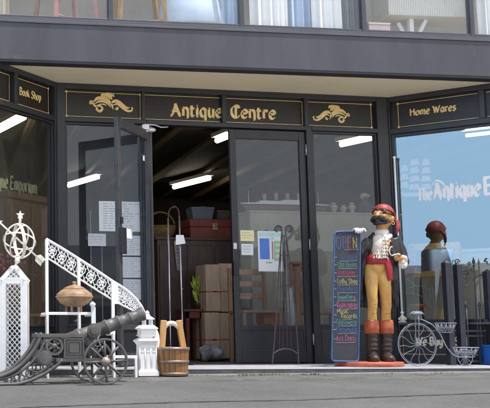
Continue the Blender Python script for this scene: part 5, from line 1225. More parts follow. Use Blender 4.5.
parcel(220.6, 263.5, 236, 312, YQ+.04, .3, 'brown paper parcel in the doorway, upper right of the stack')
# crumpled plastic at the parcels' foot
q0 = at(211, 357, YQ-.14); mb = MB(); mb.ell((q0.x, YQ-.12, .085), .12, .07, .085, n=26, m=18); mb.wobble(.05, 14).wobble(.02, 40)
for i, v_ in enumerate(mb.v): mb.v[i] = V((v_.x, v_.y, max(.003, v_.z)))
tag(mb.build('plastic_bag', mat('clear_plastic', (.35, .34, .36), .2, var=.5, scale=12)), 'crumpled grey plastic bag on the floor against the brown parcels', 'bag')
# lime plume plant and small red table
YTB = 1.15
p, q = at(187.5, 355, YTB), at(204, 309, YTB)
tbx = thing('small_table', 'small dark red wooden table left of the brown parcels', 'table', ((p.x+q.x)/2, YTB+.12, 0)); zt = q.z
mb = MB(); mb.box(p.x-.03, q.x, YTB-.01, YTB+.27, zt-.03, zt); mb.build('tabletop', redwood, tbx, bevel=.005)
mb = MB(); mb.box(p.x, q.x-.03, YTB+.01, YTB+.03, zt-.10, zt-.031); mb.build('apron', redwood, tbx)
for sx in (p.x, q.x-.045):
    for sy in (YTB+.01, YTB+.22): mb = MB(); mb.box(sx, sx+.035, sy, sy+.035, 0.0, zt-.031); mb.build('leg', redwood, tbx)
pl0 = at(199, 308, YTB+.1); pln = thing('potted_plant', 'lime green leafy plant in a dark pot on the small red table', 'plant', (pl0.x, YTB+.12, zt+.001))
mb = MB(); mb.lathe([(.03, 0), (.045, .05), (.05, .06), (.04, .06), (.001, .05)], (pl0.x, YTB+.12, zt+.001), 14); mb.build('pot', wooddk, pln)
mb = MB(); r = random.Random(5)
for k in range(46):
    a = r.uniform(0, 6.28); ln = r.uniform(.08, .16); b0 = V((pl0.x+r.uniform(-.03, .03), YTB+.12+r.uniform(-.03, .03), zt+.06+r.uniform(0, .22))); d = V((math.cos(a)*.28-.12, math.sin(a)*.28, r.uniform(.7, 1))).normalized(); sd = d.cross(V((math.sin(a), -math.cos(a), .3))).normalized()
    mb.add([b0, b0+d*ln*.5+sd*.018, b0+d*ln, b0+d*ln*.5-sd*.018], [(0, 1, 2, 3)])
mb.build('leaves', mat('lime_leaf', (.42, .50, .05), .5, var=.35, scale=20), pln)
# leaning strip of paper on the cabinet
FQ = Frame((0, YCB-.03, 0), (1, 0, 0)); hq = lambda x, y: (lambda p: (p.x, p.z))(at(x, y, YCB-.03))
mb = MB(); mb.prism(FQ, [hq(177, 271), hq(182.5, 270), hq(178.5, 240), hq(173.5, 241)], 0, .003); lq = thing('paper_strip', 'long pale paper strip hanging askew on the dark cabinet', 'paper', at(178, 255, YCB-.03)); mb.build('sheet', mat('old_paper', (.30, .27, .25), .8, var=.3, scale=15), lq)
mb = MB(); [mb.ribbon(FQ, [hq(175.5+k*.55, 246+k*3.4), hq(178.3+k*.55, 245.6+k*3.4)], .012, .0045) for k in range(6)]; mb.build('print', mat('faded_print', (.12, .10, .10), .8), lq)

# ---- cream display wall with model ship, vases
YD = 1.1
p, q = at(254, 340, YD), at(400, 210, YD); zd = at(300, 211.5, YD).z
dw = thing('display_plinth', 'wide cream painted display wall behind the closed door and side glass', 'display', ((p.x+q.x)/2, YD+.15, 0))
mb = MB(); mb.box(p.x, q.x, YD, YD+.3, 0.0, zd-.02); mb.build('body', mat('cream_board', (.46, .43, .34), .7, var=.15, scale=3), dw)
mb = MB(); mb.box(p.x-.01, q.x+.01, YD-.015, YD+.31, zd-.0195, zd); mb.build('top', mat('cream_board2', (.5, .46, .38), .6), dw, bevel=.003)
YSH = YD+.14
hs = lambda x, y, dy=0: V((at(x, y, YSH).x, YSH+dy, at(x, y, YSH).z))
s0, s1 = hs(239.5, 200), hs(330, 200)
shp = thing('model_ship', 'long model ocean liner with four funnels on the cream display wall', 'model ship', ((s0.x+s1.x)/2, YSH, zd))
zd2, zk2 = hs(0, 197.5).z, zd+.012
def hull(mb, z0, z1, x0, x1, w0, w1):
    N = 24; vs = []
    for (z, w_, e0, e1) in ((z0, w0, .03, .03), (z1, w1, 0, 0)):
        for i in range(N+1):
            t = i/N; x = x0+e0+(x1-x0-e0-e1)*t; wv = w_*min(1, (t*6)**.7, ((1-t)*5)**.6+.001)
            vs += [(x, YSH-wv, z), (x, YSH+wv, z)]
    n2 = 2*(N+1)
    fs = [(2*i, 2*i+2, n2+2*i+2, n2+2*i) for i in range(N)]+[(2*i+3, 2*i+1, n2+2*i+1, n2+2*i+3) for i in range(N)]+[(2*i, 2*i+1, 2*i+3, 2*i+2) for i in range(N)]+[(n2+2*i, n2+2*i+2, n2+2*i+3, n2+2*i+1) for i in range(N)]
    mb.add(vs, fs)
mb = MB(); hull(mb, zk2+.06, zd2-.012, s0.x, s1.x, .065, .07); mb.build('hull', mat('ship_black', (.05, .05, .06), .4), shp)
mb = MB(); hull(mb, zk2, zk2+.0595, s0.x+.04, s1.x-.03, .05, .064); mb.build('lower_hull', mat('ship_red', (.20, .09, .085), .4), shp)
shw = mat('ship_white', (.80, .80, .80), .5)
mb = MB(); hull(mb, zd2-.0115, zd2+.006, s0.x, s1.x, .07, .07); a, b = hs(258, 195).x, hs(313, 195).x
mb.box(a, b, YSH-.055, YSH+.055, zd2+.0065, zd2+.03); mb.box(hs(274, 0).x, hs(300, 0).x, YSH-.045, YSH+.045, zd2+.0305, zd2+.046); mb.build('superstructure', shw, shp)
for x in (264.5, 276, 287.3, 298.5):
    mb = MB(); c = hs(x, 195); mb.lathe([(.019, 0), (.019, .075), (.02, .078)], (c.x, YSH, zd2+.0465 if 274 < x < 300 else zd2+.031), 12, sx=1.1); f_ = mb.build('funnel', mat('funnel_buff', (.42, .36, .26), .5), shp)
    mb = MB(); mb.lathe([(.0205, .0), (.0205, .022)], (c.x, YSH, (zd2+.0465 if 274 < x < 300 else zd2+.031)+.0785), 12, sx=1.1); mb.build('funnel_top', irond, f_)
for x in (248.5, 318): mb = MB(); c = hs(x, 195); mb.tube([(c.x, YSH, zd2+.005), (c.x, YSH, zd2+.15)], .0035, 5); mb.build('mast', shw, shp)
# vases
def vase(px, h, label, m, k=1):
    c = at(px, 211, YD+.12); t = thing('vase', label, 'vase', (c.x, YD+.12, zd+.001), 'pale vases on the display wall')
    mb = MB(); mb.lathe([(.02*k, 0), (.03*k, .006), (.022*k, .02), (.042*k, h*.5), (.045*k, h*.68), (.024*k, h*.88), (.034*k, h), (.028*k, h), (.02*k, h*.86), (.001, h*.8)], (c.x, YD+.12, zd+.001), 18); mb.build('body', m, t)
    mb = MB(); mb.lathe([(.0435*k, h*.55), (.0465*k, h*.62), (.0455*k, h*.66)], (c.x, YD+.12, zd+.001), 18); mb.build('band', gold, t)
pv = mat('pale_ceramic', (.42, .40, .36), .35, var=.2)
vase(334, .125, 'pale vase on the display wall, leftmost of the three right of the ship', pv); vase(343.5, .10, 'pale vase on the display wall, shortest of the three', pv, .9); vase(352, .13, 'pale vase on the display wall, nearest to the dark doll', pv)
c = at(366, 212, YD+.10); dl = thing('doll', 'dark seated doll with pale bonnet on the display wall behind the pirate', 'doll', (c.x, YD+.12, zd+.001))
mb = MB(); mb.ell((c.x, YD+.12, zd+.06), .075, .06, .06); mb.ell((c.x, YD+.12, zd+.12), .05, .04, .05)
for sx in (-1, 1): mb.tube([(c.x+sx*.04, YD+.1, zd+.13), (c.x+sx*.075, YD+.06, zd+.09), (c.x+sx*.05, YD+.04, zd+.06)], [.018, .016, .014], 8); mb.tube([(c.x+sx*.035, YD+.09, zd+.04), (c.x+sx*.06, YD+.02, zd+.025)], [.024, .018], 8)
mb.ell((c.x, YD+.11, zd+.19), .036, .036, .04)
for i, v_ in enumerate(mb.v): mb.v[i] = V((v_.x, v_.y, max(zd+.002, v_.z)))
mb.build('body', mat('doll_dark', (.07, .055, .05), .7, var=.5, scale=30), dl, remesh=.008, smooth_it=2)
mb = MB(); mb.ell((c.x, YD+.125, zd+.205), .05, .045, .045); mb.ell((c.x, YD+.10, zd+.215), .062, .03, .02); mb.build('bonnet', mat('doll_bonnet', (.52, .48, .40), .7, var=.3, scale=30), dl)

# ---- ornate dark chair and wooden chairs behind the closed door
def chair(px0, px1, pys, pyt, Y, label, m, turn=False, dp=.36):
    x0, x1 = at(px0, 330, Y).x, at(px1, 330, Y).x; zs_ = at(px0, pys, Y).z; zt = at(px0, pyt, Y).z
    t = thing('wooden_chair', label, 'chair', ((x0+x1)/2, Y+dp/2, 0), 'wooden chairs behind the glass'); w_ = .034
    mb = MB(); mb.box(x0, x1, Y, Y+dp, zs_-.03, zs_); mb.build('seat', m, t, bevel=.006)
    for sx in (x0, x1-w_):
        mb = MB(); mb.box(sx, sx+w_, Y+.006, Y+w_, 0, zs_-.031); mb.build('leg', m, t, bevel=.004)
        mb = MB(); mb.box(sx, sx+w_, Y+dp+.001, Y+dp+w_, 0, zt); mb.build('leg', m, t, bevel=.004)
    mb = MB()
    for k in range(3): z = zs_+(zt-zs_)*(.35+.28*k); mb.box(x0+w_, x1-w_, Y+dp+.006, Y+dp+.026, z-.03, z+.03)
    mb.build('backrest', m, t, bevel=.006)
    mb = MB(); mb.box(x0+w_, x1-w_, Y+.01, Y+.03, zs_*.45, zs_*.45+.022); mb.build('stretcher', m, t)
    return t
chair(244, 283, 310, 266, .42, 'pale wooden chair with ladder back seen through the closed door', mat('chair_oak', (.36, .20, .09), .5, var=.3, scale=6, stretch=(6, 6, .8)))
chair(308, 334, 312, 262, .50, 'reddish wooden chair seen through the side glass left of the chalkboard', mat('chair_red', (.30, .12, .07), .45, var=.3, scale=8))
# turned wooden post stand
c = at(299, 335, .40); ps = thing('turned_post', 'turned brown wooden pedestal post with flat top behind the closed door', 'pedestal', (c.x, .40, 0)); zt = at(299, 262, .40).z
mb = MB(); mb.lathe([(.10, 0), (.10, .03), (.045, .06), (.03, .14), (.042, .3), (.03, .45), (.032, zt-.1), (.045, zt-.06), (.03, zt-.03)], (c.x, .40, 0), 18); mb.build('shaft', wood, ps)
mb = MB(); mb.lathe([(.075, zt-.03), (.08, zt-.02), (.08, zt), (.001, zt)], (c.x, .40, 0), 20); mb.build('top', wood, ps)
# white cloth-covered bundle
c = at(293, 330, .72); mb = MB(); zc_ = at(293, 286, .72).z; mb.lathe([(.12, .0), (.11, .2), (.085, .34), (.07, zc_*.8), (.06, zc_*.93), (.001, zc_)], (c.x, .72, 0), 26); mb.wobble(.03, 9)
for i, v_ in enumerate(mb.v): mb.v[i] = V((v_.x, v_.y, max(.002, v_.z)))
tag(mb.build('draped_cloth', mat('dust_sheet', (.55, .56, .56), .8, bump=.5, bscale=12)), 'pale cloth draped over a shape between the chair and the turned post', 'cloth')
# ornate dark stand with two curls
c = at(284, 330, .85); oc = thing('hat_stand', 'dark iron stand with two curled heads behind the poster', 'stand', (c.x, .85, 0)); D = lambda x, y: V((at(x, y, .85).x, .85, at(x, y, .85).z))
mb = MB(); mb.tube([(c.x, .85, .02), D(284, 245)], .018, 8); mb.build('pole', irond, oc)
mb = MB(); mb.lathe([(.16, 0), (.16, .015), (.03, .03), (.02, .05)], (c.x, .85, 0), 20); mb.build('foot', irond, oc)
for sg in (-1, 1):
    mb = MB(); mb.tube(catmull([D(284, 246), D(284+sg*3, 240), D(284+sg*7, 236), D(284+sg*9, 230), D(284+sg*6, 226.5), D(284+sg*3.6, 229.5), D(284+sg*5.4, 232)], 5), .017, 8); mb.ell(D(284+sg*6, 230), .03, .02, .03); mb.build('curl', irond, oc)
# orange crate low behind the door
def crate(x0, y0, x1, y1, Y, label, m, dp=.2):
    p, q = at(x0, y1, Y), at(x1, y0, Y); t = thing('crate', label, 'crate', ((p.x+q.x)/2, Y+dp/2, 0)); h = q.z
    mb = MB(); n_ = 4
    for k in range(n_): z0 = .004+h*k/n_; mb.box(p.x, q.x, Y, Y+.012, z0, z0+h/n_*.86); mb.box(p.x, q.x, Y+dp-.012, Y+dp, z0, z0+h/n_*.86); mb.box(p.x, p.x+.012, Y+.0125, Y+dp-.0125, z0, z0+h/n_*.86); mb.box(q.x-.012, q.x, Y+.0125, Y+dp-.0125, z0, z0+h/n_*.86)
    mb.build('slats', m, t)
    mb = MB()
    for sx in (p.x+.013, q.x-.033): mb.box(sx, sx+.02, Y+.013, Y+.033, .004, h*.97); mb.box(sx, sx+.02, Y+dp-.033, Y+dp-.013, .004, h*.97)
    mb.build('corner_block', m, t)
crate(265, 312, 279, 345, .62, 'orange slatted crate low behind the closed door', mat('orange_wood', (.55, .20, .05), .5, var=.25, scale=8))

# ---- left display window
def on(F, px, py, c): a, b = F.hit(px, py, c); return F.p(a, b, c)
q0 = on(FL, 37, 321, -.45); tl0 = thing('low_table', 'low orange wooden table in the left display window', 'table', (q0.x, q0.y, .0)); zt = on(FL, 36, 314, -.45).z
orw = mat('orange_wood2', (.50, .24, .07), .45, var=.3, scale=8)
mb = MB(); mb.lathe([(.15, zt-.04), (.17, zt-.03), (.17, zt), (.001, zt)], (q0.x, q0.y, 0), 24); mb.build('tabletop', orw, tl0)
for k in range(3): a = 2*PI*k/3+.4; mb = MB(); mb.tube([(q0.x+.12*math.cos(a), q0.y+.12*math.sin(a), .0), (q0.x+.07*math.cos(a), q0.y+.07*math.sin(a), zt-.041)], [.014, .02], 8); mb.build('leg', orw, tl0)
q0 = on(FL, 4, 300, -.30); fz = thing('flower_vase', 'tall vase of red and pink flowers in the left display window behind the obelisk', 'flowers', (q0.x, q0.y, 0))
mb = MB(); mb.lathe([(.08, 0), (.10, .1), (.11, .4), (.06, .55), (.075, .6), (.001, .58)], (q0.x, q0.y, 0), 20); mb.build('vase', mat('vase_dark', (.10, .10, .09), .3), fz)
mb = MB(); r = random.Random(8)
for k in range(70): mb.ell((q0.x+r.gauss(0, .08), q0.y+r.gauss(0, .06), .66+r.uniform(-.05, .42)), .022, .022, .02, n=7, m=5)
mb.build('blooms', mat('bloom_red', (.30, .02, .04), .6, var=.5, scale=14, col2=(.42, .12, .15)), fz)
mb = MB()
for k in range(60):
    b0 = V((q0.x+r.gauss(0, .07), q0.y+r.gauss(0, .06), .58+r.uniform(0, .4))); a = r.uniform(0, 6.28); d = V((math.cos(a), math.sin(a), r.uniform(-.2, .8))).normalized(); sd = d.cross(V((0, 0, 1))).normalized(); mb.add([b0, b0+d*.04+sd*.014, b0+d*.08, b0+d*.04-sd*.014], [(0, 1, 2, 3)])
mb.build('leaves', mat('leaf_green', (.06, .11, .04), .6, var=.4, scale=20), fz)
# wardrobe at the back of the left window
q0 = on(FL, 30, 300, -1.15); wr_ = thing('wardrobe', 'tall reddish brown wardrobe standing back in the left display window', 'wardrobe', (q0.x, q0.y, 0))
Fw = Frame((q0.x, q0.y, 0), FL.u); wwd = mat('wardrobe_wood', (.22, .12, .07), .4, var=.35, scale=5, stretch=(5, 5, .7))
mb = MB(); mb.fbox(Fw, -.42, .42, .09, 1.78, -.45, 0); mb.build('body', wwd, wr_, bevel=.006)
mb = MB(); mb.fbox(Fw, -.47, .47, 1.781, 1.86, -.48, .05); mb.build('cornice', wwd, wr_, bevel=.012)
mb = MB(); mb.fbox(Fw, -.44, .44, 0, .089, -.46, .015); mb.build('plinth', wwd, wr_)
for sx in (-1, 1):
    mb = MB(); mb.fbox(Fw, min(sx*.012, sx*.40), max(sx*.012, sx*.40), .14, 1.72, .001, .022); d = mb.build('door', wwd, wr_, bevel=.006)
    mb = MB(); mb.fbox(Fw, min(sx*.07, sx*.34), max(sx*.07, sx*.34), .24, 1.62, .0225, .030); mb.build('panel', wwd, d, bevel=.006)
    mb = MB(); mb.ell(Fw.p(sx*.04, .95, .035), .014, .014, .014, n=10, m=7); mb.build('knob', MATS['brass'], d)
# slim white poles behind the left side glass
for (x, y0, y1, lab) in ((90.5, 212, 330, 'thin white pole behind the glass left of the open door, the shorter one'), (101.8, 226, 345, 'thin white pole behind the glass left of the open door, beside the grey card')):
    p, q = at(x, y0, .15), at(x+1, y1, .15); t = thing('display_pole', lab, 'pole', (q.x, .15, 0)); mb = MB(); mb.tube([(q.x, .15, .012), (p.x, .15, p.z)], .006, 6); mb.ell((p.x, .15, p.z), .011, .011, .011, n=8, m=6); mb.build('rod', wirew, t); mb = MB(); mb.lathe([(.08, 0), (.08, .01), (.02, .02)], (q.x, .15, 0), 16); mb.build('foot', irond, t)

# ---- right display window
ZF = .20      # raised window floor
mb = MB(); mb.add([FR.p(.05, ZF, -.06), FR.p(1.3, ZF, -.06), FR.p(1.3, ZF, -1.3), FR.p(.05, ZF, -1.3)], [(3, 2, 1, 0)]); part(mb, 'display_floor', mat('display_floor', (.30, .27, .22), .7))
mb = MB(); mb.fbox(FR, -.0, 2.2, ZF, 1.16, -.92, -.88); cp = thing('cream_screen', 'low cream painted screen behind the framed mirror in the right window', 'screen', FR.p(.8, ZF, -.9)); mb.build('panel', mat('cream_screen', (.55, .50, .36), .7, var=.12), cp)
mb = MB(); mb.fbox(FR, -.02, 2.22, 1.1605, 1.19, -.935, -.865); mb.build('top_rail', mat('cream_rail', (.6, .55, .42), .6), cp)
CM = -.55
def RQ(px, py, c=CM): return on(FR, px, py, c)
a0, b1 = FR.hit(409, 244.5, CM); a1, b0 = FR.hit(462, 276.5, CM)
mr = thing('framed_mirror', 'gilt framed mirror standing low in the right display window', 'mirror', FR.p((a0+a1)/2, b0, CM)); frw = .065
gilt = mat('gilt_frame', (.62, .36, .11), .4, .2, var=.35, scale=25, bump=.4, bscale=60)
mb = MB(); mb.fbox(FR, a0, a1, b0, b0+frw, CM-.02, CM+.03); mb.fbox(FR, a0, a1, b1-frw, b1, CM-.02, CM+.03); mb.fbox(FR, a0, a0+frw, b0+frw, b1-frw, CM-.02, CM+.03); mb.fbox(FR, a1-frw, a1, b0+frw, b1-frw, CM-.02, CM+.03); mb.build('frame', gilt, mr, bevel=.012, seg=3)
mb = MB(); mb.fbox(FR, a0+frw, a1-frw, b0+frw, b1-frw, CM-.01, CM+.004); mb.build('mirror_glass', mat('mirror', (.5, .55, .56), .12, .85, var=.12, scale=3), mr)
mb = MB()
for s_ in (a0+.08, a1-.08): mb.bar(FR.p(s_, b0, CM-.03), FR.p(s_, ZF+.001, CM-.10), .03); mb.bar(FR.p(s_, b0-.001, CM+.02), FR.p(s_, ZF+.001, CM+.05), .03)
mb.build('easel_leg', wooddk, mr)
c = RQ(412, 262, CM+.09); fl = thing('dried_flowers', 'bunch of dark pink flowers on a stem beside the gilt mirror', 'flowers', V((c.x, c.y, ZF)))
mb = MB(); r = random.Random(2)
for k in range(46): mb.ell(c+V((r.gauss(0, .035), r.gauss(0, .02), r.gauss(0, .075))), .02, .02, .018, n=7, m=5)
mb.build('blooms', mat('bloom_pink', (.40, .04, .14), .6, var=.5, scale=18), fl)
mb = MB()
for k in range(5): mb.tube([c+V((r.gauss(0, .02), r.gauss(0, .02), 0)), V((c.x+r.gauss(0, .01), c.y, ZF+.15))], .005, 5)
mb.lathe([(.05, 0), (.06, .1), (.035, .2), (.045, .22), (.001, .2)], V((c.x, c.y, ZF+.001)), 14); mb.build('stems', mat('stem', (.10, .12, .06), .6), fl)
# sill ledge and white pole standing on it
mb = MB(); mb.fbox(FR, .062, LR-.076, ZKR-.022, ZKR-.001, .0305, .10); part(mb, 'sill_ledge', slate_l, bevel=.003)
CLP = .048; bq, tq = on(FR, 402.6, 324, CLP), on(FR, 399.6, 157, CLP); zl = ZKR
lm = thing('white_pole', 'tall thin white pole on a square ornate base, on the sill of the right window', 'pole', V((bq.x, bq.y, zl)))
mb = MB(); mb.tube([V((bq.x, bq.y, zl+.05)), V((bq.x, bq.y, tq.z))], .0105, 8); mb.ell(V((bq.x, bq.y, tq.z)), .016, .016, .016, n=10, m=7); mb.lathe([(.012, .09), (.018, .095), (.018, .105), (.012, .11)], V((bq.x, bq.y, zl)), 12); mb.build('shaft', white, lm)
mb = MB(); mb.fbox(FR, *(lambda a: (a-.032, a+.032))(FR.hit(402.6, 324, CLP)[0]), zl+.0005, zl+.012, CLP-.032, CLP+.032); mb.lathe([(.028, .0125), (.034, .025), (.036, .04), (.028, .056), (.014, .068), (.012, .09)], V((bq.x, bq.y, zl)), 18)
for k in range(8): mb.ell(V((bq.x+.034*math.cos(k*PI/4), bq.y+.034*math.sin(k*PI/4), zl+.036)), .009, .009, .014, n=8, m=6)
mb.build('ornate_base', mat('lamp_cream', (.78, .76, .68), .5, bump=.5, bscale=60), lm)
# wire plant hanger with curved arms, white blade, orange dish
CH = -.22; c = RQ(431, 320, CH); hg = thing('wire_stand', 'pale wire plant stand with curved arms inside the right window', 'stand', V((c.x, c.y, ZF)))
mb = MB()
for px in (429.8, 432.4): p = RQ(px, 287, CH); mb.tube([V((p.x, p.y, ZF)), p], .006, 6)
mb.build('pole', wirew, hg)
for pts in (((431, 300), (424, 297), (414, 294), (405, 293)), ((431, 291), (424, 287), (416, 286), (408, 288)), ((416, 286), (411, 282), (406, 279)), ((432, 299), (438, 295), (444, 290), (450, 284)), ((444, 290), (443, 296), (443, 301)), ((431, 311), (426, 305), (424, 296), (424, 284))):
    mb = MB(); mb.tube(catmull([RQ(x, y, CH) for x, y in pts], 6), .005, 6); mb.build('arm', wirew, hg)
CBL = -.12; Fb = Frame(FR.p(0, 0, CBL), FR.u); hbk = lambda x, y: FR.hit(x, y, CBL)
bl = thing('white_feather', 'tall white feather shaped blade standing inside the right window', 'ornament', on(FR, 437, 322, CBL))
mb = MB(); mb.prism(Fb, [(p.x, p.y) for p in catmull([(*hbk(435.6, 298), 0), (*hbk(435, 275), 0), (*hbk(436, 258), 0), (*hbk(439.6, 266), 0), (*hbk(438.6, 285), 0), (*hbk(436.6, 298), 0)], 6, True)], -.004, .004); mb.build('blade', mat('opal', (.72, .80, .84), .4), bl)
p = on(FR, 436, 298, CBL); mb = MB(); mb.tube([V((p.x, p.y, ZF+.01)), p+V((0, 0, .01))], .004, 6); mb.lathe([(.03, 0), (.03, .01), (.006, .015)], V((p.x, p.y, ZF)), 12); mb.build('stem', wirew, bl)
CO = -.30; c = RQ(417.5, 306, CO); dh = thing('orange_dish', 'orange glass dish on a grey stem inside the right window', 'dish', V((c.x, c.y, ZF)))
mb = MB(); mb.lathe([(.02, c.z-.03), (.06, c.z-.02), (.095, c.z+.02), (.085, c.z+.02), (.05, c.z-.012), (.001, c.z-.018)], V((c.x, c.y, 0)), 22); mb.build('bowl', mat('orange_glass', (.62, .20, .07), .25, var=.2), dh)
mb = MB(); mb.lathe([(.06, ZF+.001), (.055, ZF+.02), (.016, ZF+.04), (.014, c.z-.031)], V((c.x, c.y, 0)), 16); mb.build('stem', mat('grey_stem', (.3, .32, .34), .5), dh)

# ================================================================== UPSTAIRS
ZU = 3.141
def FSp(px, py, c): return on(FS, px, py, c)
def uchair(px, label, m, rot):
    c = FSp(px, 10, -.55); t = thing('upstairs_chair', label, 'chair', V((c.x, c.y, ZU)), 'chairs behind the upper windows')
    Fc = Frame(V((c.x, c.y, ZU)), (math.cos(rot), math.sin(rot), 0)); H = .62
    mb = MB(); mb.fbox(Fc, -.22, .22, H-.05, H, -.22, .22); mb.build('seat', m, t, bevel=.01)
    for sx in (-1, 1):
        for sy in (-1, 1): mb = MB(); mb.bar(Fc.p(sx*.19, H-.051, sy*.19), Fc.p(sx*.24, 0, sy*.24), .038); mb.build('leg', m, t)
    mb = MB(); mb.tube(catmull([Fc.p(-.225, .15, .215), Fc.p(0, .13, .23), Fc.p(.225, .16, .215)], 5), .012, 6); mb.tube(catmull([Fc.p(-.225, .15, -.215), Fc.p(0, .13, -.23), Fc.p(.225, .16, -.215)], 5), .012, 6); mb.build('stretcher', m, t)
    mb = MB(); mb.fbox(Fc, -.2, .2, H+.3, H+.5, -.22, -.19); 
    for sx in (-1, 1): mb.fbox(Fc, sx*.2-.018, sx*.2+.018, H+.001, H+.5, -.2205, -.1895) if False else mb.bar(Fc.p(sx*.215, H+.001, -.205), Fc.p(sx*.22, H+.55, -.25), .03)
    mb.build('backrest', m, t); return t
pinkw = mat('rose_wood', (.50, .24, .20), .5, var=.25, scale=8); orcw = mat('honey_wood', (.55, .32, .13), .5, var=.25, scale=8)
uchair(66, 'rose brown chair behind the leftmost upper window', pinkw, .25)
uchair(139, 'honey wood chair behind the second upper window with a curved stretcher', orcw, -.15)
def drape(px0, px1, c, label, m, wav=9, ampl=.03):
    p, q = FSp(px0, 20, c), FSp(px1, 24, c); t = thing('curtain', label, 'curtain', V(((p.x+q.x)/2, (p.y+q.y)/2, ZU))); mb = MB(); N = 60; vs = []
    for j, z in enumerate((ZU+.005, ZU+.5, ZU+1.1, ZU+1.75)):
        for i in range(N+1):
            t_ = i/N; b = p.lerp(q, t_); vs.append(V((b.x, b.y+ampl*math.sin(t_*wav*PI+j*.3)+.012*math.sin(t_*wav*2.7*PI), z)))
    mb.add(vs, [(j*(N+1)+i, j*(N+1)+i+1, (j+1)*(N+1)+i+1, (j+1)*(N+1)+i) for j in range(3) for i in range(N)], True); mb.build('cloth', m, t)
    mb = MB(); mb.tube([p+V((-.05, 0, ZU+1.76-p.z)), q+V((.05, 0, ZU+1.76-q.z))], .012, 8); mb.build('rod', wirew, t)
wcl = mat('white_curtain', (.86, .86, .86), .8, var=.04); gcl = mat('grey_curtain', (.16, .17, .19), .8, var=.15); bcl = mat('pale_blue_curtain', (.50, .62, .78), .8, var=.06)
drape(250, 288, -.14, 'bright white curtain at the left of the middle upper window', wcl, 7); drape(312, 342, -.16, 'white curtain at the right of the middle upper window', wcl, 6); drape(284, 314, -.24, 'pale blue curtain between the two white ones upstairs', bcl, 6)
drape(343.5, 361, -.11, 'dark grey curtain beside the right mullion of the middle upper window', gcl, 7); drape(214, 240, -.3, 'pale blue curtain in the second upper window beside the lampshade', bcl, 5); drape(478, 500, -.2, 'white curtain behind the rightmost upper window', wcl, 5); drape(-12, 9, -.3, 'cream curtain at the left end of the leftmost upper window', mat('cream_curtain', (.72, .66, .52), .8), 5)
c = FSp(190, 26, -.42); ls = thing('lampshade', 'large pale blue bell lampshade on a stand behind the second upper window', 'lampshade', V((c.x, c.y, ZU)))
mb = MB(); mb.lathe([(.30, .08), (.315, .1), (.29, .34), (.20, .55), (.10, .62), (.09, .61), (.19, .54), (.28, .33), (.30, .1)], V((c.x, c.y, ZU)), 32); mb.build('shade', mat('shade_blue', (.62, .74, .88), .6, var=.1), ls)
mb = MB(); mb.lathe([(.14, .001), (.14, .02), (.02, .04), (.016, .6)], V((c.x, c.y, ZU)), 16); mb.build('stand', irond, ls)
# white ribbed cabinet on a forked leg
p, q = FSp(389, 17, -.42), FSp(472, 20, -.42); zc_ = FSp(418, 15.5, -.42).z; cq = FSp(418, 33, -.42)
wc = thing('ribbed_cabinet', 'white ribbed cabinet carried on a white forked leg upstairs on the right', 'cabinet', V((cq.x, cq.y, ZU)))
ribm = mat('ribbed_white', (.80, .79, .74), .6, var=.05)
mb = MB(); Fr = Frame(V((p.x, p.y, 0)), (q-p).normalized()*1.0); Lc = (q-p).length; mb.fbox(Fr, 0, Lc, zc_, zc_+.7, -.35, -.006)
for k in range(46): mb.fbox(Fr, Lc*k/46+.003, Lc*(k+.55)/46, zc_+.004, zc_+.696, -.0055, .004)
mb.build('body', ribm, wc)
mb = MB(); yv = V((0, .12, 0)); mb.bar(V((cq.x, cq.y, ZU))+yv, V((cq.x, cq.y, zc_-.001))+yv, .045); k = V((.16, 0, 0)); b_ = V((cq.x, cq.y, ZU+.04))+yv
mb.bar(b_, V((cq.x+.17, cq.y, zc_-.002))+yv, .035); mb.bar(b_, V((cq.x-.10, cq.y, zc_-.03))+yv+V((0, .06, 0)), .035); mb.box(cq.x-.12, cq.x+.12, cq.y+.02, cq.y+.22, ZU+.001, ZU+.02); mb.build('forked_leg', white, wc)
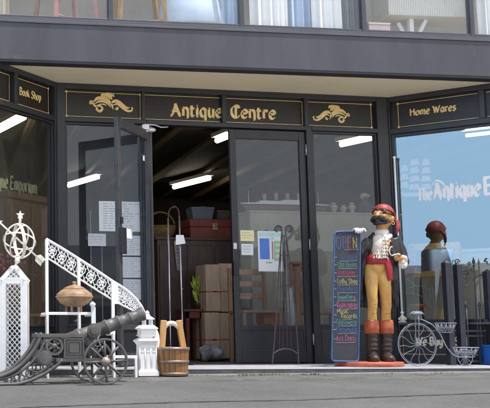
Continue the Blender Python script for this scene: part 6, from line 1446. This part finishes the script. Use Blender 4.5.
p, q = FSp(369, 31, -.16), FSp(390, 23, -.16); pb_ = thing('pink_box', 'small pinkish box on the floor behind the fourth upper window', 'box', V(((p.x+q.x)/2, p.y, ZU))); mb = MB(); Fr = Frame(V((p.x, p.y, 0)), FS.u); Lc = (q-p).dot(FS.u); mb.fbox(Fr, 0, Lc, ZU+.002, q.z-.02, -.2, 0); mb.build('body', mat('pink_card', (.55, .42, .40), .7), pb_, bevel=.004)
mb = MB(); mb.fbox(Fr, -.004, Lc+.004, q.z-.0195, q.z, -.204, .004); mb.build('lid', mat('pink_card2', (.6, .46, .44), .7), pb_, bevel=.003)

# ================================================================== ACROSS THE STREET (seen in the window glass)
o = V((-27, -21, -1.1)); Fo = Frame(o, V((.56, -.83, 0)))
ab = thing('street_building', 'low dark shop row across the street, seen only as a reflection in the right window', 'building', o)
mb = MB(); mb.fbox(Fo, -14, 16, 0, 3.6, -6, 0); mb.build('wall', mat('far_wall', (.24, .22, .20), .8, var=.3, scale=.6), ab)
mb = MB(); mb.fbox(Fo, -14.3, 16.3, 3.601, 3.9, -6.3, .35); mb.build('roof', mat('far_roof', (.32, .33, .35), .6), ab)
mb = MB(); mb.fbox(Fo, -14, 16, 2.6, 2.72, .002, 2.2); mb.build('awning', mat('far_awning', (.5, .48, .44), .7), ab)
for k in range(7):
    mb = MB(); mb.fbox(Fo, -13.2+k*4.1, -10+k*4.1, .5, 2.3, .001, .05); mb.build('window', mat('far_glass', (.03, .035, .04), .15), ab)

o = V((-8, -36, -1.2)); Fo = Frame(o, V((-1, .08, 0)))
ac = thing('street_building', 'long pale low building opposite the shop, seen only as a reflection in the centre glass', 'building', o)
mb = MB(); mb.fbox(Fo, -40, 14, 0, 5.2, -7, 0); mb.build('wall', mat('far_wall_pale', (.50, .47, .42), .8, var=.25, scale=.5), ac)
mb = MB(); mb.fbox(Fo, -40.3, 14.3, 5.201, 5.6, -7.3, .3); mb.build('roof', MATS['far_roof'], ac)
mb = MB(); mb.fbox(Fo, -38, 12, 3.0, 3.14, .002, 2.6); mb.build('awning', MATS['far_awning'], ac)
for k in range(11):
    mb = MB(); mb.fbox(Fo, -38+k*4.6, -34.6+k*4.6, .5, 2.7, .001, .05); mb.build('window', MATS['far_glass'], ac)
